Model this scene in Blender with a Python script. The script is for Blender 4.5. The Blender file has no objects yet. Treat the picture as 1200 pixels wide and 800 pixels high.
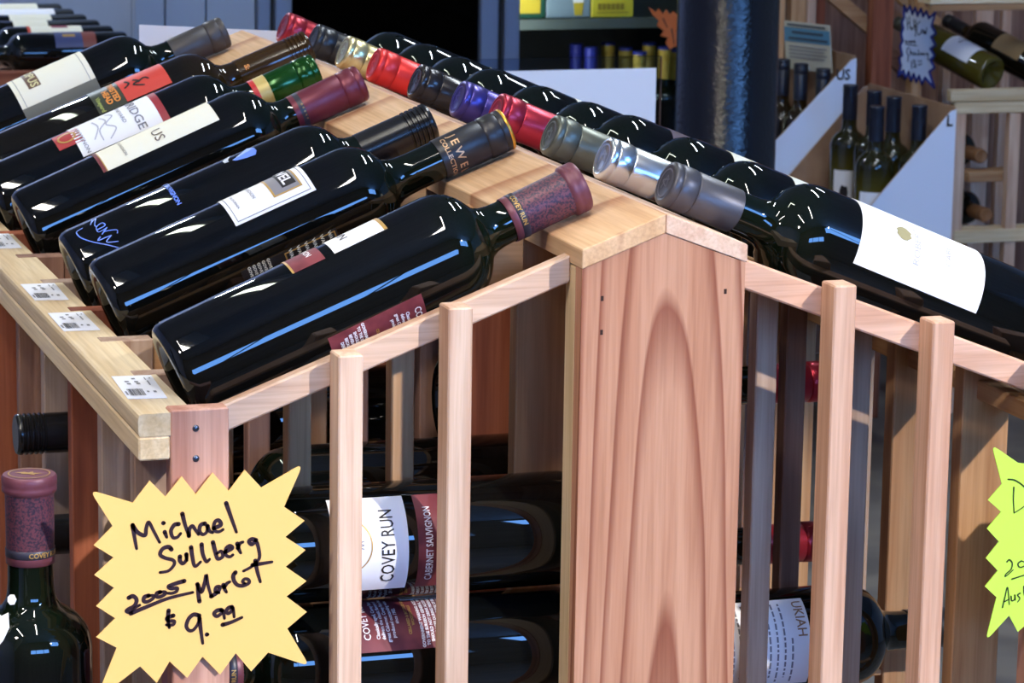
import bpy, bmesh, math, random
from mathutils import Vector, Matrix
random.seed(7)
SC = bpy.context.scene
COL = SC.collection
Z0 = 1.14                    # height of the ridge of the display rack above the floor

# ------------------------------------------------------------------ camera
CAM = Vector((-0.70161, -1.83214, 0.30872))      # relative to the front apex of the rack
YAW, PITCH, ROLL, FPX = -0.3174, 0.1972, 0.0155, 3720.6
fwd = Vector((-math.sin(YAW)*math.cos(PITCH), math.cos(YAW)*math.cos(PITCH), -math.sin(PITCH)))
_r = Vector((math.cos(YAW), math.sin(YAW), 0)); _u = _r.cross(fwd)
RIGHT = math.cos(ROLL)*_r + math.sin(ROLL)*_u
UP = math.cos(ROLL)*_u - math.sin(ROLL)*_r
cd = bpy.data.cameras.new('camera'); cam = bpy.data.objects.new('camera', cd); COL.objects.link(cam)
cd.sensor_width = 36; cd.lens = 36*FPX/1200; cd.clip_start = 0.05; cd.clip_end = 60
cam.matrix_world = Matrix(((RIGHT.x, UP.x, -fwd.x, CAM.x), (RIGHT.y, UP.y, -fwd.y, CAM.y), (RIGHT.z, UP.z, -fwd.z, CAM.z+Z0), (0, 0, 0, 1)))
cd.dof.use_dof = True; cd.dof.focus_distance = 2.02; cd.dof.aperture_fstop = 42
SC.camera = cam
def at(px, py, axis, val):
    """point of the photograph's pixel on the plane axis=val"""
    d = fwd + (px-600)/FPX*RIGHT - (py-400)/FPX*UP
    return CAM + (val-CAM[axis])/d[axis]*d

# ------------------------------------------------------------------ light
w = bpy.data.worlds.new('sky'); SC.world = w; w.use_nodes = True
bg = w.node_tree.nodes['Background']; bg.inputs[0].default_value = (0.15, 0.40, 1.0, 1); bg.inputs[1].default_value = 21.0
sd = bpy.data.lights.new('sun', 'SUN'); sun = bpy.data.objects.new('sun', sd); COL.objects.link(sun)
sd.energy = 3.6; sd.color = (1, 0.93, 0.83); sd.angle = math.radians(0.9)
sun.rotation_euler = Vector((0.60, -0.95, 0.64)).to_track_quat('Z', 'Y').to_euler()
sun.location = (3, -5, 4)
def area(name, loc, sx, sy, power, color, rot=(0, 0, 0)):
    l = bpy.data.lights.new(name, 'AREA'); o = bpy.data.objects.new(name, l); COL.objects.link(o)
    l.shape = 'RECTANGLE'; l.size = sx; l.size_y = sy; l.energy = power; l.color = color
    o.location = loc; o.rotation_euler = rot; return o
CEIL = 3.3
COOL, WARM = (0.82, 0.92, 1.0), (1, 0.95, 0.84)
TUBES = [(-1.3, -0.7, 19, WARM), (-0.2, -0.7, 19, WARM), (-0.86, 1.45, 6, (0.9, 1, 0.82)), (0.95, 1.25, 36, COOL), (-0.5, 5.2, 60, COOL), (1.9, 2.5, 17, COOL)]  # cool tubes are added to brighten the sheet, back wall and cartons
for i, (x, y, pw, tcol) in enumerate(TUBES):
    area('fluorescent_tube_light', (x, y, CEIL-0.135), 0.05, 1.2, pw, tcol)
pl = bpy.data.lights.new('pendant_bulb_light', 'POINT'); plo = bpy.data.objects.new('pendant_bulb_light', pl); COL.objects.link(plo)
PEND = (-1.5, -0.9, 2.45)
pl.energy = 62; pl.color = (1, 0.91, 0.78); pl.shadow_soft_size = 0.05; plo.location = PEND
SC.view_settings.view_transform = 'Standard'; SC.view_settings.look = 'None'
SC.view_settings.exposure = 0.0; SC.view_settings.gamma = 1.0; SC.view_settings.use_curve_mapping = False

# ------------------------------------------------------------------ materials
def srgb(r, g, b):
    f = lambda c: (c/255/12.92) if c/255 <= 0.04045 else ((c/255+0.055)/1.055)**2.4
    return (f(r), f(g), f(b), 1)
MATS = {}
def mat(name, col, rough=0.5, metal=0.0, spec=0.5, trans=0.0, ior=1.5, emit=None, coat=0.0):
    if name in MATS: return MATS[name]
    m = bpy.data.materials.new(name); m.use_nodes = True; b = m.node_tree.nodes['Principled BSDF']
    b.inputs['Base Color'].default_value = col; b.inputs['Roughness'].default_value = rough
    b.inputs['Metallic'].default_value = metal; b.inputs['Specular IOR Level'].default_value = spec
    b.inputs['Transmission Weight'].default_value = trans; b.inputs['IOR'].default_value = ior
    b.inputs['Coat Weight'].default_value = coat
    if emit: b.inputs['Emission Color'].default_value = emit[0]; b.inputs['Emission Strength'].default_value = emit[1]
    MATS[name] = m; return m
def bsdf(m): return m.node_tree.nodes['Principled BSDF']
def wood(name, c1, c2, c3=None, axis=2, rings=False, streak=1.0, rough=0.62):
    """planed softwood, grain along one axis, colour from stretched noise; rings adds flat-sawn growth rings"""
    m = mat(name, c1, rough, spec=0.25); nt = m.node_tree; N, L = nt.nodes, nt.links; b = bsdf(m)
    tc = N.new('ShaderNodeTexCoord'); oi = N.new('ShaderNodeObjectInfo')
    mul = N.new('ShaderNodeVectorMath'); mul.operation = 'MULTIPLY_ADD'
    L.new(oi.outputs['Random'], mul.inputs[0]); mul.inputs[1].default_value = (3.1, 7.7, 5.3); L.new(tc.outputs['Object'], mul.inputs[2])
    def mapped(sc_long, sc_cross, off=0):
        mp = N.new('ShaderNodeMapping'); s = [sc_cross]*3; s[axis] = sc_long
        mp.inputs['Scale'].default_value = s; mp.inputs['Location'].default_value = (off, off, off)
        L.new(mul.outputs[0], mp.inputs[0]); return mp
    n1 = N.new('ShaderNodeTexNoise'); n1.inputs['Scale'].default_value = 1; n1.inputs['Detail'].default_value = 4; n1.inputs['Distortion'].default_value = 0.6
    L.new(mapped(3, 55*streak).outputs[0], n1.inputs['Vector'])
    n2 = N.new('ShaderNodeTexNoise'); n2.inputs['Scale'].default_value = 1; n2.inputs['Detail'].default_value = 5
    L.new(mapped(14, 420, 3).outputs[0], n2.inputs['Vector'])
    r1 = N.new('ShaderNodeValToRGB'); r1.color_ramp.elements[0].position = 0.36; r1.color_ramp.elements[1].position = 0.64
    r1.color_ramp.elements[0].color = c2; r1.color_ramp.elements[1].color = c1
    L.new(n1.outputs['Fac'], r1.inputs[0]); out = r1.outputs[0]
    if rings:
        mp = N.new('ShaderNodeMapping'); mp.inputs['Location'].default_value = rings[0]; mp.inputs['Rotation'].default_value = rings[1]
        mp.inputs['Scale'].default_value = rings[2]
        L.new(tc.outputs['Object'], mp.inputs[0])
        wv = N.new('ShaderNodeTexWave'); wv.wave_type = 'RINGS'; wv.rings_direction = 'Z'; wv.wave_profile = 'SAW'
        wv.inputs['Scale'].default_value = rings[3]; wv.inputs['Distortion'].default_value = 2.6; wv.inputs['Detail'].default_value = 1.0; wv.inputs['Detail Scale'].default_value = 0.7
        L.new(mp.outputs[0], wv.inputs['Vector'])
        r2 = N.new('ShaderNodeValToRGB'); e = r2.color_ramp.elements
        e[0].position = 0.0; e[0].color = (0, 0, 0, 1); e[1].position = 0.62; e[1].color = (0.06, 0.06, 0.06, 1)
        k = e.new(0.93); k.color = (0.8, 0.8, 0.8, 1); k = e.new(1.0); k.color = (0, 0, 0, 1)
        L.new(wv.outputs['Fac'], r2.inputs[0])
        mx = N.new('ShaderNodeMix'); mx.data_type = 'RGBA'; L.new(r2.outputs[0], mx.inputs[0]); L.new(out, mx.inputs[6]); mx.inputs[7].default_value = c3
        out = mx.outputs[2]
    m2 = N.new('ShaderNodeMix'); m2.data_type = 'RGBA'; m2.blend_type = 'MULTIPLY'; m2.inputs[0].default_value = 0.45
    r3 = N.new('ShaderNodeValToRGB'); r3.color_ramp.elements[0].position = 0.3; r3.color_ramp.elements[1].position = 0.6
    r3.color_ramp.elements[0].color = (0.62, 0.55, 0.5, 1); r3.color_ramp.elements[1].color = (1, 1, 1, 1)
    L.new(n2.outputs['Fac'], r3.inputs[0]); L.new(out, m2.inputs[6]); L.new(r3.outputs[0], m2.inputs[7])
    hv = N.new('ShaderNodeHueSaturation'); mr = N.new('ShaderNodeMapRange'); mr.inputs[3].default_value = 0.84; mr.inputs[4].default_value = 1.10
    L.new(oi.outputs['Random'], mr.inputs[0]); L.new(mr.outputs[0], hv.inputs['Value']); L.new(m2.outputs[2], hv.inputs['Color'])
    L.new(hv.outputs[0], b.inputs['Base Color'])
    bp = N.new('ShaderNodeBump'); bp.inputs['Strength'].default_value = 0.12; bp.inputs['Distance'].default_value = 0.0006
    L.new(n2.outputs['Fac'], bp.inputs['Height']); L.new(bp.outputs[0], b.inputs['Normal'])
    return m
PALE1, PALE2 = srgb(234, 212, 174), srgb(218, 188, 144)
PINK1, PINK2 = srgb(228, 196, 170), srgb(206, 162, 134)
def wset(axis):
    a = 'xyz'[axis]
    return {'pale': wood('pale_pine_'+a, PALE1, PALE2, axis=axis),
            'pink': wood('pink_redwood_'+a, PINK1, PINK2, axis=axis),
            'peach': wood('peach_redwood_'+a, srgb(224, 182, 154), srgb(204, 154, 124), axis=axis),
            'grey': wood('grey_beige_redwood_'+a, srgb(192, 166, 146), srgb(164, 132, 112), axis=axis),
            'rose': wood('rose_redwood_'+a, srgb(204, 156, 134), srgb(170, 116, 96), axis=axis),
            'tan': wood('tan_redwood_'+a, srgb(206, 164, 122), srgb(180, 132, 92), axis=axis),
            'red': wood('red_redwood_'+a, srgb(168, 98, 68), srgb(128, 66, 44), axis=axis),
            'brown': wood('brown_redwood_'+a, srgb(158, 120, 100), srgb(120, 84, 70), axis=axis)}
WX, WY, WZ = wset(0), wset(1), wset(2)
POSTWOOD = wood('flat_sawn_redwood', srgb(194, 144, 114), srgb(180, 126, 96), srgb(124, 60, 40), axis=2,
                rings=((-0.004, 0.050, 0.0), (math.radians(-19), math.radians(5), 0), (1, 1, 0.14), 33.0))
CAPWOOD = wood('flat_sawn_ridge_board', srgb(216, 178, 138), srgb(202, 160, 118), srgb(158, 102, 70), axis=1,
               rings=((0.03, 0.0, 0.05), (0, math.radians(0), 0), (1, 1, 1), 4.0))
def tex_noise_color(m, c1, c2, scale, detail=2, pos=(0.4, 0.6), stretch=(1, 1, 1)):
    nt = m.node_tree; N, L = nt.nodes, nt.links
    tc = N.new('ShaderNodeTexCoord'); mp = N.new('ShaderNodeMapping'); mp.inputs['Scale'].default_value = stretch
    n = N.new('ShaderNodeTexNoise'); n.inputs['Scale'].default_value = scale; n.inputs['Detail'].default_value = detail
    r = N.new('ShaderNodeValToRGB'); e = r.color_ramp.elements; e[0].position, e[1].position = pos; e[0].color = c1; e[1].color = c2
    L.new(tc.outputs['Object'], mp.inputs[0]); L.new(mp.outputs[0], n.inputs['Vector']); L.new(n.outputs['Fac'], r.inputs[0]); L.new(r.outputs[0], bsdf(m).inputs['Base Color'])
    return n
def glass(name, body, neck, t0=0.180, t1=0.215):
    """wine filled glass: dark body, the glass colour shows in the empty neck"""
    m = mat(name, body, 0.025, spec=0.5); nt = m.node_tree; N, L = nt.nodes, nt.links
    tc = N.new('ShaderNodeTexCoord'); sp = N.new('ShaderNodeSeparateXYZ'); r = N.new('ShaderNodeMapRange')
    r.inputs[1].default_value = t0; r.inputs[2].default_value = t1
    mx = N.new('ShaderNodeMix'); mx.data_type = 'RGBA'; mx.inputs[6].default_value = body; mx.inputs[7].default_value = neck
    L.new(tc.outputs['Object'], sp.inputs[0]); L.new(sp.outputs['Z'], r.inputs[0]); L.new(r.outputs[0], mx.inputs[0]); L.new(mx.outputs[2], bsdf(m).inputs['Base Color'])
    return m
G_BLACK = glass('dark_green_bottle_glass', (0.0025, 0.0030, 0.0030, 1), (0.0030, 0.0060, 0.0030, 1))
G_AMBER = glass('dark_amber_bottle_glass', (0.006, 0.005, 0.003, 1), (0.020, 0.011, 0.003, 1))
G_OLIVE = glass('olive_white_wine_glass', (0.075, 0.060, 0.008, 1), (0.020, 0.018, 0.006, 1), 0.15, 0.19)
PAPER = mat('white_label_paper', srgb(238, 236, 238), 0.6, spec=0.3)
CREAM = mat('cream_label_paper', srgb(236, 230, 208), 0.6, spec=0.3)
INK = mat('black_print', srgb(38, 34, 36), 0.5, spec=0.3)
GREYINK = mat('grey_print', srgb(128, 126, 132), 0.6, spec=0.2)
GOLD = mat('gold_print', srgb(190, 150, 80), 0.4, metal=0.4)
MAROON = mat('maroon_label_paper', srgb(112, 48, 56), 0.55, spec=0.3); tex_noise_color(MAROON, srgb(96, 38, 46), srgb(124, 56, 62), 60)
WHITEINK = mat('white_print', srgb(236, 232, 236), 0.5, spec=0.2)
BLUEINK = mat('blue_print', srgb(96, 132, 228), 0.4)
ORANGEINK = mat('orange_print', srgb(226, 140, 60), 0.5)
NAIL = mat('nail_steel', srgb(96, 104, 120), 0.3, metal=0.9)
HOLE = mat('nail_hole', srgb(50, 28, 20), 0.9)

# ------------------------------------------------------------------ mesh helpers
def link(name, me, m, parent=None):
    o = bpy.data.objects.new(name, me); COL.objects.link(o)
    if m is not None and not me.materials: me.materials.append(m)
    if parent is not None: o.parent = parent
    return o
def tag(o, label=None, cat=None, group=None, kind=None):
    if label: o['label'] = label
    if cat: o['category'] = cat
    if group: o['group'] = group
    if kind: o['kind'] = kind
    return o
def empty(name, loc=(0, 0, 0), mw=None):
    o = bpy.data.objects.new(name, None); COL.objects.link(o); o.empty_display_size = 0.05
    if mw is not None: o.matrix_world = mw
    else: o.location = loc
    return o
def bm_obj(name, bm, m, parent=None, smooth=False):
    me = bpy.data.meshes.new(name); bmesh.ops.recalc_face_normals(bm, faces=bm.faces); bm.to_mesh(me); bm.free()
    if smooth:
        for p in me.polygons: p.use_smooth = True
    return link(name, me, m, parent)
def box(name, x0, x1, y0, y1, z0, z1, m, parent=None, bev=0.0009):
    bm = bmesh.new(); bmesh.ops.create_cube(bm, size=1)
    for v in bm.verts: v.co = Vector(((x0+x1)/2+v.co.x*(x1-x0), (y0+y1)/2+v.co.y*(y1-y0), (z0+z1)/2+v.co.z*(z1-z0)))
    if bev: bmesh.ops.bevel(bm, geom=bm.edges[:], offset=bev, segments=1, affect='EDGES')
    return bm_obj(name, bm, m, parent)
def prism(name, poly, y0, y1, m, parent=None, bev=0.0, plane='xz'):
    """outline in xz (or xy) pushed from y0 to y1"""
    bm = bmesh.new()
    def V(p, q): return (p[0], q, p[1]) if plane == 'xz' else ((p[0], p[1], q) if plane == 'xy' else (q, p[0], p[1]))
    a = [bm.verts.new(V(p, y0)) for p in poly]; b = [bm.verts.new(V(p, y1)) for p in poly]
    bm.faces.new(a); bm.faces.new(b[::-1]); n = len(poly)
    for i in range(n): bm.faces.new((a[i], a[(i+1) % n], b[(i+1) % n], b[i]))
    if bev: bmesh.ops.bevel(bm, geom=bm.edges[:], offset=bev, segments=1, affect='EDGES')
    bm.normal_update()
    if n > 4: bmesh.ops.triangulate(bm, faces=[f for f in bm.faces if len(f.verts) > 4])
    return bm_obj(name, bm, m, parent)
def lathe_mesh(name, prof, seg=40):
    vs, fs, n = [], [], len(prof)
    for i in range(seg):
        a = 2*math.pi*i/seg
        for r, t in prof: vs.append((r*math.cos(a), r*math.sin(a), t))
    for i in range(seg):
        j = (i+1) % seg
        for k in range(n-1): fs.append((i*n+k, j*n+k, j*n+k+1, i*n+k+1))
    me = bpy.data.meshes.new(name); me.from_pydata(vs, [], fs)
    bm = bmesh.new(); bm.from_mesh(me); bmesh.ops.remove_doubles(bm, verts=bm.verts, dist=1e-6); bmesh.ops.recalc_face_normals(bm, faces=bm.faces); bm.to_mesh(me); bm.free()
    me.shade_smooth() if hasattr(me, 'shade_smooth') else None
    for p in me.polygons: p.use_smooth = True
    return me
def sharp(me, deg=35):
    try: me.set_sharp_from_angle(angle=math.radians(deg))
    except Exception: pass
    return me
def patch(name, t0, t1, p0, p1, r, m, parent, nt_=2, th=0.00025):
    """paper wrapped round a cylinder: t along the axis, p degrees round it"""
    n = max(2, int(abs(p1-p0)/6)); vs, fs = [], []
    for rr in (r, r-th-0.0002):
        for i in range(n+1):
            a = math.radians(p0+(p1-p0)*i/n)
            for k in range(nt_+1): vs.append((rr*math.cos(a), rr*math.sin(a), t0+(t1-t0)*k/nt_))
    w_ = nt_+1; off = (n+1)*w_
    for i in range(n):
        for k in range(nt_):
            q = (i*w_+k, (i+1)*w_+k, (i+1)*w_+k+1, i*w_+k+1); fs.append(q); fs.append(tuple(off+v for v in q[::-1]))
        for k in (0, nt_):
            fs.append((i*w_+k, (i+1)*w_+k, off+(i+1)*w_+k, off+i*w_+k))
    for i in (0, n):
        for k in range(nt_): fs.append((i*w_+k, i*w_+k+1, off+i*w_+k+1, off+i*w_+k))
    me = bpy.data.meshes.new(name); me.from_pydata(vs, [], fs)
    bm = bmesh.new(); bm.from_mesh(me); bmesh.ops.recalc_face_normals(bm, faces=bm.faces); bm.to_mesh(me); bm.free()
    for p in me.polygons: p.use_smooth = True
    sharp(me, 40)
    return link(name, me, m, parent)
TXT = {}
def text_flat(s, size, squeeze=1.0, bold=0.0, space=1.0):
    """vertices and faces of a line of type, centred"""
    key = (s, size, squeeze, bold, space)
    if key in TXT: return TXT[key]
    c = bpy.data.curves.new('type', 'FONT'); c.body = s; c.size = size; c.align_x = 'CENTER'; c.align_y = 'CENTER'; c.resolution_u = 2; c.offset = bold; c.space_character = space
    o = bpy.data.objects.new('type', c); COL.objects.link(o)
    bpy.context.view_layer.update()
    me = bpy.data.meshes.new_from_object(o.evaluated_get(bpy.context.evaluated_depsgraph_get()))
    vs = [(v.co.x*squeeze, v.co.y) for v in me.vertices]; fs = [tuple(p.vertices) for p in me.polygons]
    bpy.data.objects.remove(o); bpy.data.curves.remove(c); bpy.data.meshes.remove(me)
    TXT[key] = (vs, fs); return vs, fs
def wrap_text(parent, items, r, m, name='lettering'):
    """items: (text, size, t, degrees, squeeze, bold) printed round a cylinder, reading round it, tops to the neck"""
    if 1 < len(items) <= 3: return [wrap_text(parent, [it], r, m, name) for it in items]
    V, F = [], []
    for s, size, t, ph, sq, bo in items:
        vs, fs = text_flat(s, size, sq, bo); o = len(V)
        for x, y in vs:
            a = math.radians(ph)+x/r; V.append((r*math.cos(a), r*math.sin(a), t+y))
        F += [tuple(i+o for i in f) for f in fs]
    me = bpy.data.meshes.new(name); me.from_pydata(V, [], F); return link(name, me, m, parent)
def fit(s_, size, deg, r=0.0375, bold=0.0):
    vs, _ = text_flat(s_, size, 1.0, bold); wd = max(v[0] for v in vs)-min(v[0] for v in vs); return math.radians(deg)*r/wd
def wrap_poly(parent, poly, r, m, name):
    """flat printed outline (degrees, t) wrapped on a cylinder"""
    vs = [(r*math.cos(math.radians(p)), r*math.sin(math.radians(p)), t) for p, t in poly]
    me = bpy.data.meshes.new(name); me.from_pydata(vs, [], [tuple(range(len(vs)))]); return link(name, me, m, parent)
def smooth_line(pts, n=6):
    if len(pts) < 3: return pts
    out = []
    P = [pts[0]]+list(pts)+[pts[-1]]
    for i in range(1, len(P)-2):
        for k in range(n):
            t = k/n; a, b, c, d = P[i-1], P[i], P[i+1], P[i+2]
            out.append(tuple(0.5*((2*b[j])+(-a[j]+c[j])*t+(2*a[j]-5*b[j]+4*c[j]-d[j])*t*t+(-a[j]+3*b[j]-3*c[j]+d[j])*t**3) for j in range(2)))
    out.append(tuple(pts[-1])); return out
def stroke_geo(lines, wd, taper=True):
    """pen strokes as flat ribbons with round ends, in 2D"""
    V, F = [], []
    for ln in lines:
        p = smooth_line(ln) if len(ln) > 1 else [ln[0], (ln[0][0]+wd*0.1, ln[0][1])]
        n = len(p); o = len(V)
        for i in range(n):
            a = p[max(0, i-1)]; b = p[min(n-1, i+1)]; dx, dy = b[0]-a[0], b[1]-a[1]; l = math.hypot(dx, dy) or 1e-9
            h = wd/2*(1.0 - (0.35*i/(n-1) if taper else 0))
            V += [(p[i][0]-dy/l*h, p[i][1]+dx/l*h), (p[i][0]+dy/l*h, p[i][1]-dx/l*h)]
        for i in range(n-1): F.append((o+2*i, o+2*i+1, o+2*i+3, o+2*i+2))
        for (c, h) in ((p[0], wd/2), (p[-1], wd/2*(0.65 if taper else 1))):
            o = len(V); V += [(c[0]+h*math.cos(k*math.pi/5), c[1]+h*math.sin(k*math.pi/5)) for k in range(10)]; F.append(tuple(range(o, o+10)))
    return V, F
def round_corners(poly, idx, r):
    out = []
    n = len(poly)
    for i, p in enumerate(poly):
        if i in idx:
            a, b = Vector(poly[i-1]), Vector(poly[(i+1) % n]); q = Vector(p)
            u, v = (a-q).normalized(), (b-q).normalized()
            for k in range(5):
                t = k/4; s = q+u*r*(1-t)**2+v*r*t**2; out.append(tuple(s))
        else: out.append(p)
    return out

# ------------------------------------------------------------------ the room
FL = -Z0                     # everything below is laid out from the apex of the rack and lifted at the end
def st(o): return tag(o, kind='structure')
FLOORM = mat('grey_vinyl_floor', srgb(120, 112, 104), 0.35); tex_noise_color(FLOORM, srgb(104, 98, 92), srgb(134, 126, 116), 6)
WALLM = mat('pale_blue_grey_wall_paint', srgb(150, 164, 184), 0.6); tex_noise_color(WALLM, srgb(146, 160, 180), srgb(154, 168, 188), 3)
LAVM = mat('lavender_wall_paint', srgb(160, 168, 204), 0.6); tex_noise_color(LAVM, srgb(156, 164, 200), srgb(164, 172, 208), 3)
CEILM = mat('pale_ceiling_paint', srgb(168, 172, 180), 0.8); tex_noise_color(CEILM, srgb(162, 166, 174), srgb(174, 178, 186), 5)
FRONTM = mat('shopfront_wall_paint', srgb(120, 112, 104), 0.7); tex_noise_color(FRONTM, srgb(110, 102, 96), srgb(130, 122, 112), 4)
X0, X1, Y0, Y1 = -3.2, 4.2, -3.0, 6.2
st(box('floor', X0, X1, Y0, Y1, FL-0.1, FL, FLOORM, bev=0))
st(box('ceiling', X0, X1, Y0, Y1, FL+CEIL, FL+CEIL+0.1, CEILM, bev=0))
st(box('wall_left', X0-0.1, X0, Y0, Y1, FL, FL+CEIL, LAVM, bev=0))
st(box('wall_right', X1, X1+0.1, Y0, Y1, FL, FL+CEIL, WALLM, bev=0))
st(box('wall_back', X0, X1, Y1, Y1+0.1, FL, FL+CEIL, LAVM, bev=0))
# shopfront behind the photographer: a band of window, an added clerestory shaped to aim sun and shade on the rack
wf = st(box('wall_front', X0, X1, Y0-0.12, Y0, FL, FL+1.45, FRONTM, bev=0))
for a in ((X0, -1.0, 1.45, 1.95), (1.0, X1, 1.45, 1.95), (X0, X1, 1.95, 2.4), (X0, 1.40, 2.4, CEIL), (1.40, 1.70, 3.12, CEIL), (3.0, X1, 2.4, CEIL), (1.70, 3.0, 3.28, CEIL)):
    box('wall_panel', a[0], a[1], Y0-0.12, Y0, FL+a[2], FL+a[3], FRONTM, wf, bev=0)
MULL = mat('bronze_window_frame', srgb(60, 56, 54), 0.4, metal=0.3)
for x in (-0.45, 0.35): box('mullion', x-0.02, x+0.02, Y0-0.09, Y0-0.02, FL+1.45, FL+1.95, MULL, wf, bev=0)
for x in (2.4,): box('mullion', x-0.012, x+0.012, Y0-0.09, Y0-0.06, FL+2.4, FL+3.28, MULL, wf, bev=0)
FIXM = mat('white_lamp_housing', srgb(220, 220, 220), 0.5)
for i, (x, y, pw, tcol) in enumerate(TUBES):
    f = box('ceiling_lamp', x-0.06, x+0.06, y-0.63, y+0.63, FL+CEIL-0.13, FL+CEIL, FIXM, bev=0)
    tag(f, 'long white fluorescent lamp housing '+['above the left front of the display rack', 'above the front gable of the display rack', 'above the far left of the ridge', 'added to brighten the acrylic sign holder', 'added to brighten the lavender back wall', 'added to brighten the wine cartons'][i], 'lamp', 'ceiling lamps')

pd = empty('pendant_lamp', (PEND[0], PEND[1], PEND[2]-Z0)); tag(pd, 'small pendant lamp with open metal shade hanging near the ceiling', 'lamp')
pd_c = link('cord', lathe_mesh('cord', [(0.004, 0.16), (0.004, CEIL-PEND[2])], 10), MULL, pd)
pd_s = link('lamp_shade', lathe_mesh('lamp_shade', [(0.02, 0.16), (0.03, 0.15), (0.035, 0.11), (0.12, 0.075)], 32), FIXM, pd)

# ------------------------------------------------------------------ the display rack
M_ = 0.38                    # pitch of its roof
RACK = empty('display_rack', (0, 0, FL))
tag(RACK, 'gabled redwood wine display rack with slatted end and bottles lying on both slopes', 'rack')
def R_(o):
    o.parent = RACK; o.location = (0, 0, -FL); return o      # parts keep apex based coordinates
PIT, NB = 0.112, 10
YE = NB*PIT+0.031
HW = 0.0546
# gable end board
g = prism('gable_post', [(-HW, FL), (HW, FL), (HW, -M_*HW-0.0122), (0, -0.0122), (-HW, -M_*HW-0.0122)], 0, 0.012, POSTWOOD); R_(g)
for x, z in ((-0.041, -0.052), (-0.041, -0.0735), (0.0415, -0.051), (0.017, -0.3235)):
    b = box('nail_hole', x-0.0009, x+0.0009, -0.0002, 0.0004, z-0.0016, z+0.0016, HOLE, g, bev=0)
for s in (-1, 1):
    R_(box('post_backing', min(s*HW, s*0.036), max(s*HW, s*0.036), 0.012, 0.031, FL, -M_*HW-0.013, WZ['pale']))
    # ridge boards
    if s < 0: rb = prism('ridge_board', [(-HW-0.0004, -M_*HW-0.0122), (-0.0002, -0.0122), (-0.0002, 0), (-HW-0.0004, -M_*HW)], -0.001, YE, CAPWOOD, bev=0.0006)
    else: rb = prism('ridge_board', [(0.0002, -0.0122), (HW+0.0010, -M_*HW-0.0122), (HW+0.0010, -M_*HW-0.001), (HW-0.0005, -M_*HW), (0.0002, 0)], -0.001, YE, WY['pink'], bev=0.0005)
    R_(rb)
def off(s): return -0.0068 if s < 0 else -0.0108
TINTS = ['tan', 'brown', 'red', 'pale', 'brown', 'tan', 'red', 'brown', 'tan', 'red', 'pale']
random.seed(3)
for k in range(NB+1):
    Y = k*PIT
    for s in (-1, 1):
        o_ = off(s)
        # outer post, shows as a bar let into the label board
        if k == 0: pm = WZ['rose']
        elif s < 0: pm = WZ[['grey', 'grey', 'red', 'grey', 'brown', 'red', 'tan', 'grey', 'brown', 'tan'][k-1]]
        else: pm = WZ[['tan', 'tan', 'grey', 'tan', 'brown', 'red', 'tan', 'grey', 'brown', 'tan'][k-1]]
        xa, xb = sorted((s*0.3149, s*0.2790)) if s < 0 else (0.2665, 0.3024)
        ztop = -0.1088 if k == 0 else -0.1099
        p = R_(box('outer_post', xa, xb, Y, Y+0.015, FL, ztop, pm))
        if k == 0 and s < 0:
            for z in (-0.1205, -0.1392): 
                bm = bmesh.new(); bmesh.ops.create_uvsphere(bm, u_segments=8, v_segments=6, radius=0.0022)
                for v in bm.verts: v.co = Vector((v.co.x-0.2995, v.co.y*0.6, v.co.z+z))
                bm_obj('nail', bm, NAIL, p, True)
        # slats
        for x in (0.2028, 0.1330) if s < 0 else (0.1245, 0.1950):
            xc = s*x
            if k == 0: y0, y1, zt, wm = 0.0, 0.0215, -M_*x-0.0035, 'peach' if s > 0 else 'pink'
            elif s > 0 and k < 4: y0, y1, zt, wm = Y+0.014, Y+0.029, -M_*x+o_-0.006, ('grey', 'grey', 'tan', 'brown', 'brown', 'tan')[(k-1)*2+(x > .15)]
            else: y0, y1, zt, wm = Y+0.014, Y+0.029, -M_*x+o_-0.006, random.choice(['brown', 'tan', 'brown', 'red'])
            sl = R_(box('slat', xc-0.0078, xc+0.0078, y0, y1, FL, zt, WZ[wm], bev=0.0010))
        # sloping top rail
        xin, xout = (HW, 0.2795 if s < 0 else 0.2670)
        ya, yb = (0.0215, 0.0325) if k == 0 else (Y+0.002, Y+0.0135)
        h = (0.0172 if s < 0 else 0.0195) if k == 0 else (0.03 if s < 0 else 0.016)
        poly = [(s*xin, -M_*xin+o_), (s*xout, -M_*xout+o_), (s*xout, -M_*xout+o_-h), (s*xin, -M_*xin+o_-h)]
        R_(prism('top_rail', poly, ya, yb, WX[('pink' if s < 0 else 'peach') if k == 0 else random.choice(['brown', 'tan'])], bev=0.0012))
        # support bars under the bottle rows
        if k in (1, 2, 3, 4):
            for z in ((-0.2585, -0.337) if s < 0 else (-0.387,)):
                xa, xb = sorted((s*(0.279 if s < 0 else 0.2665), s*0.06)); R_(box('support_bar', xa, xb, Y+0.002, Y+0.0135, z-0.003, z+0.0015, WX['tan']))
    if k:
        R_(box('centre_board', -HW, HW, Y+0.016, Y+0.031, FL, -M_*HW-0.013, WZ[['tan', 'tan', 'red', 'brown', 'red', 'tan'][k % 6]]))
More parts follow.
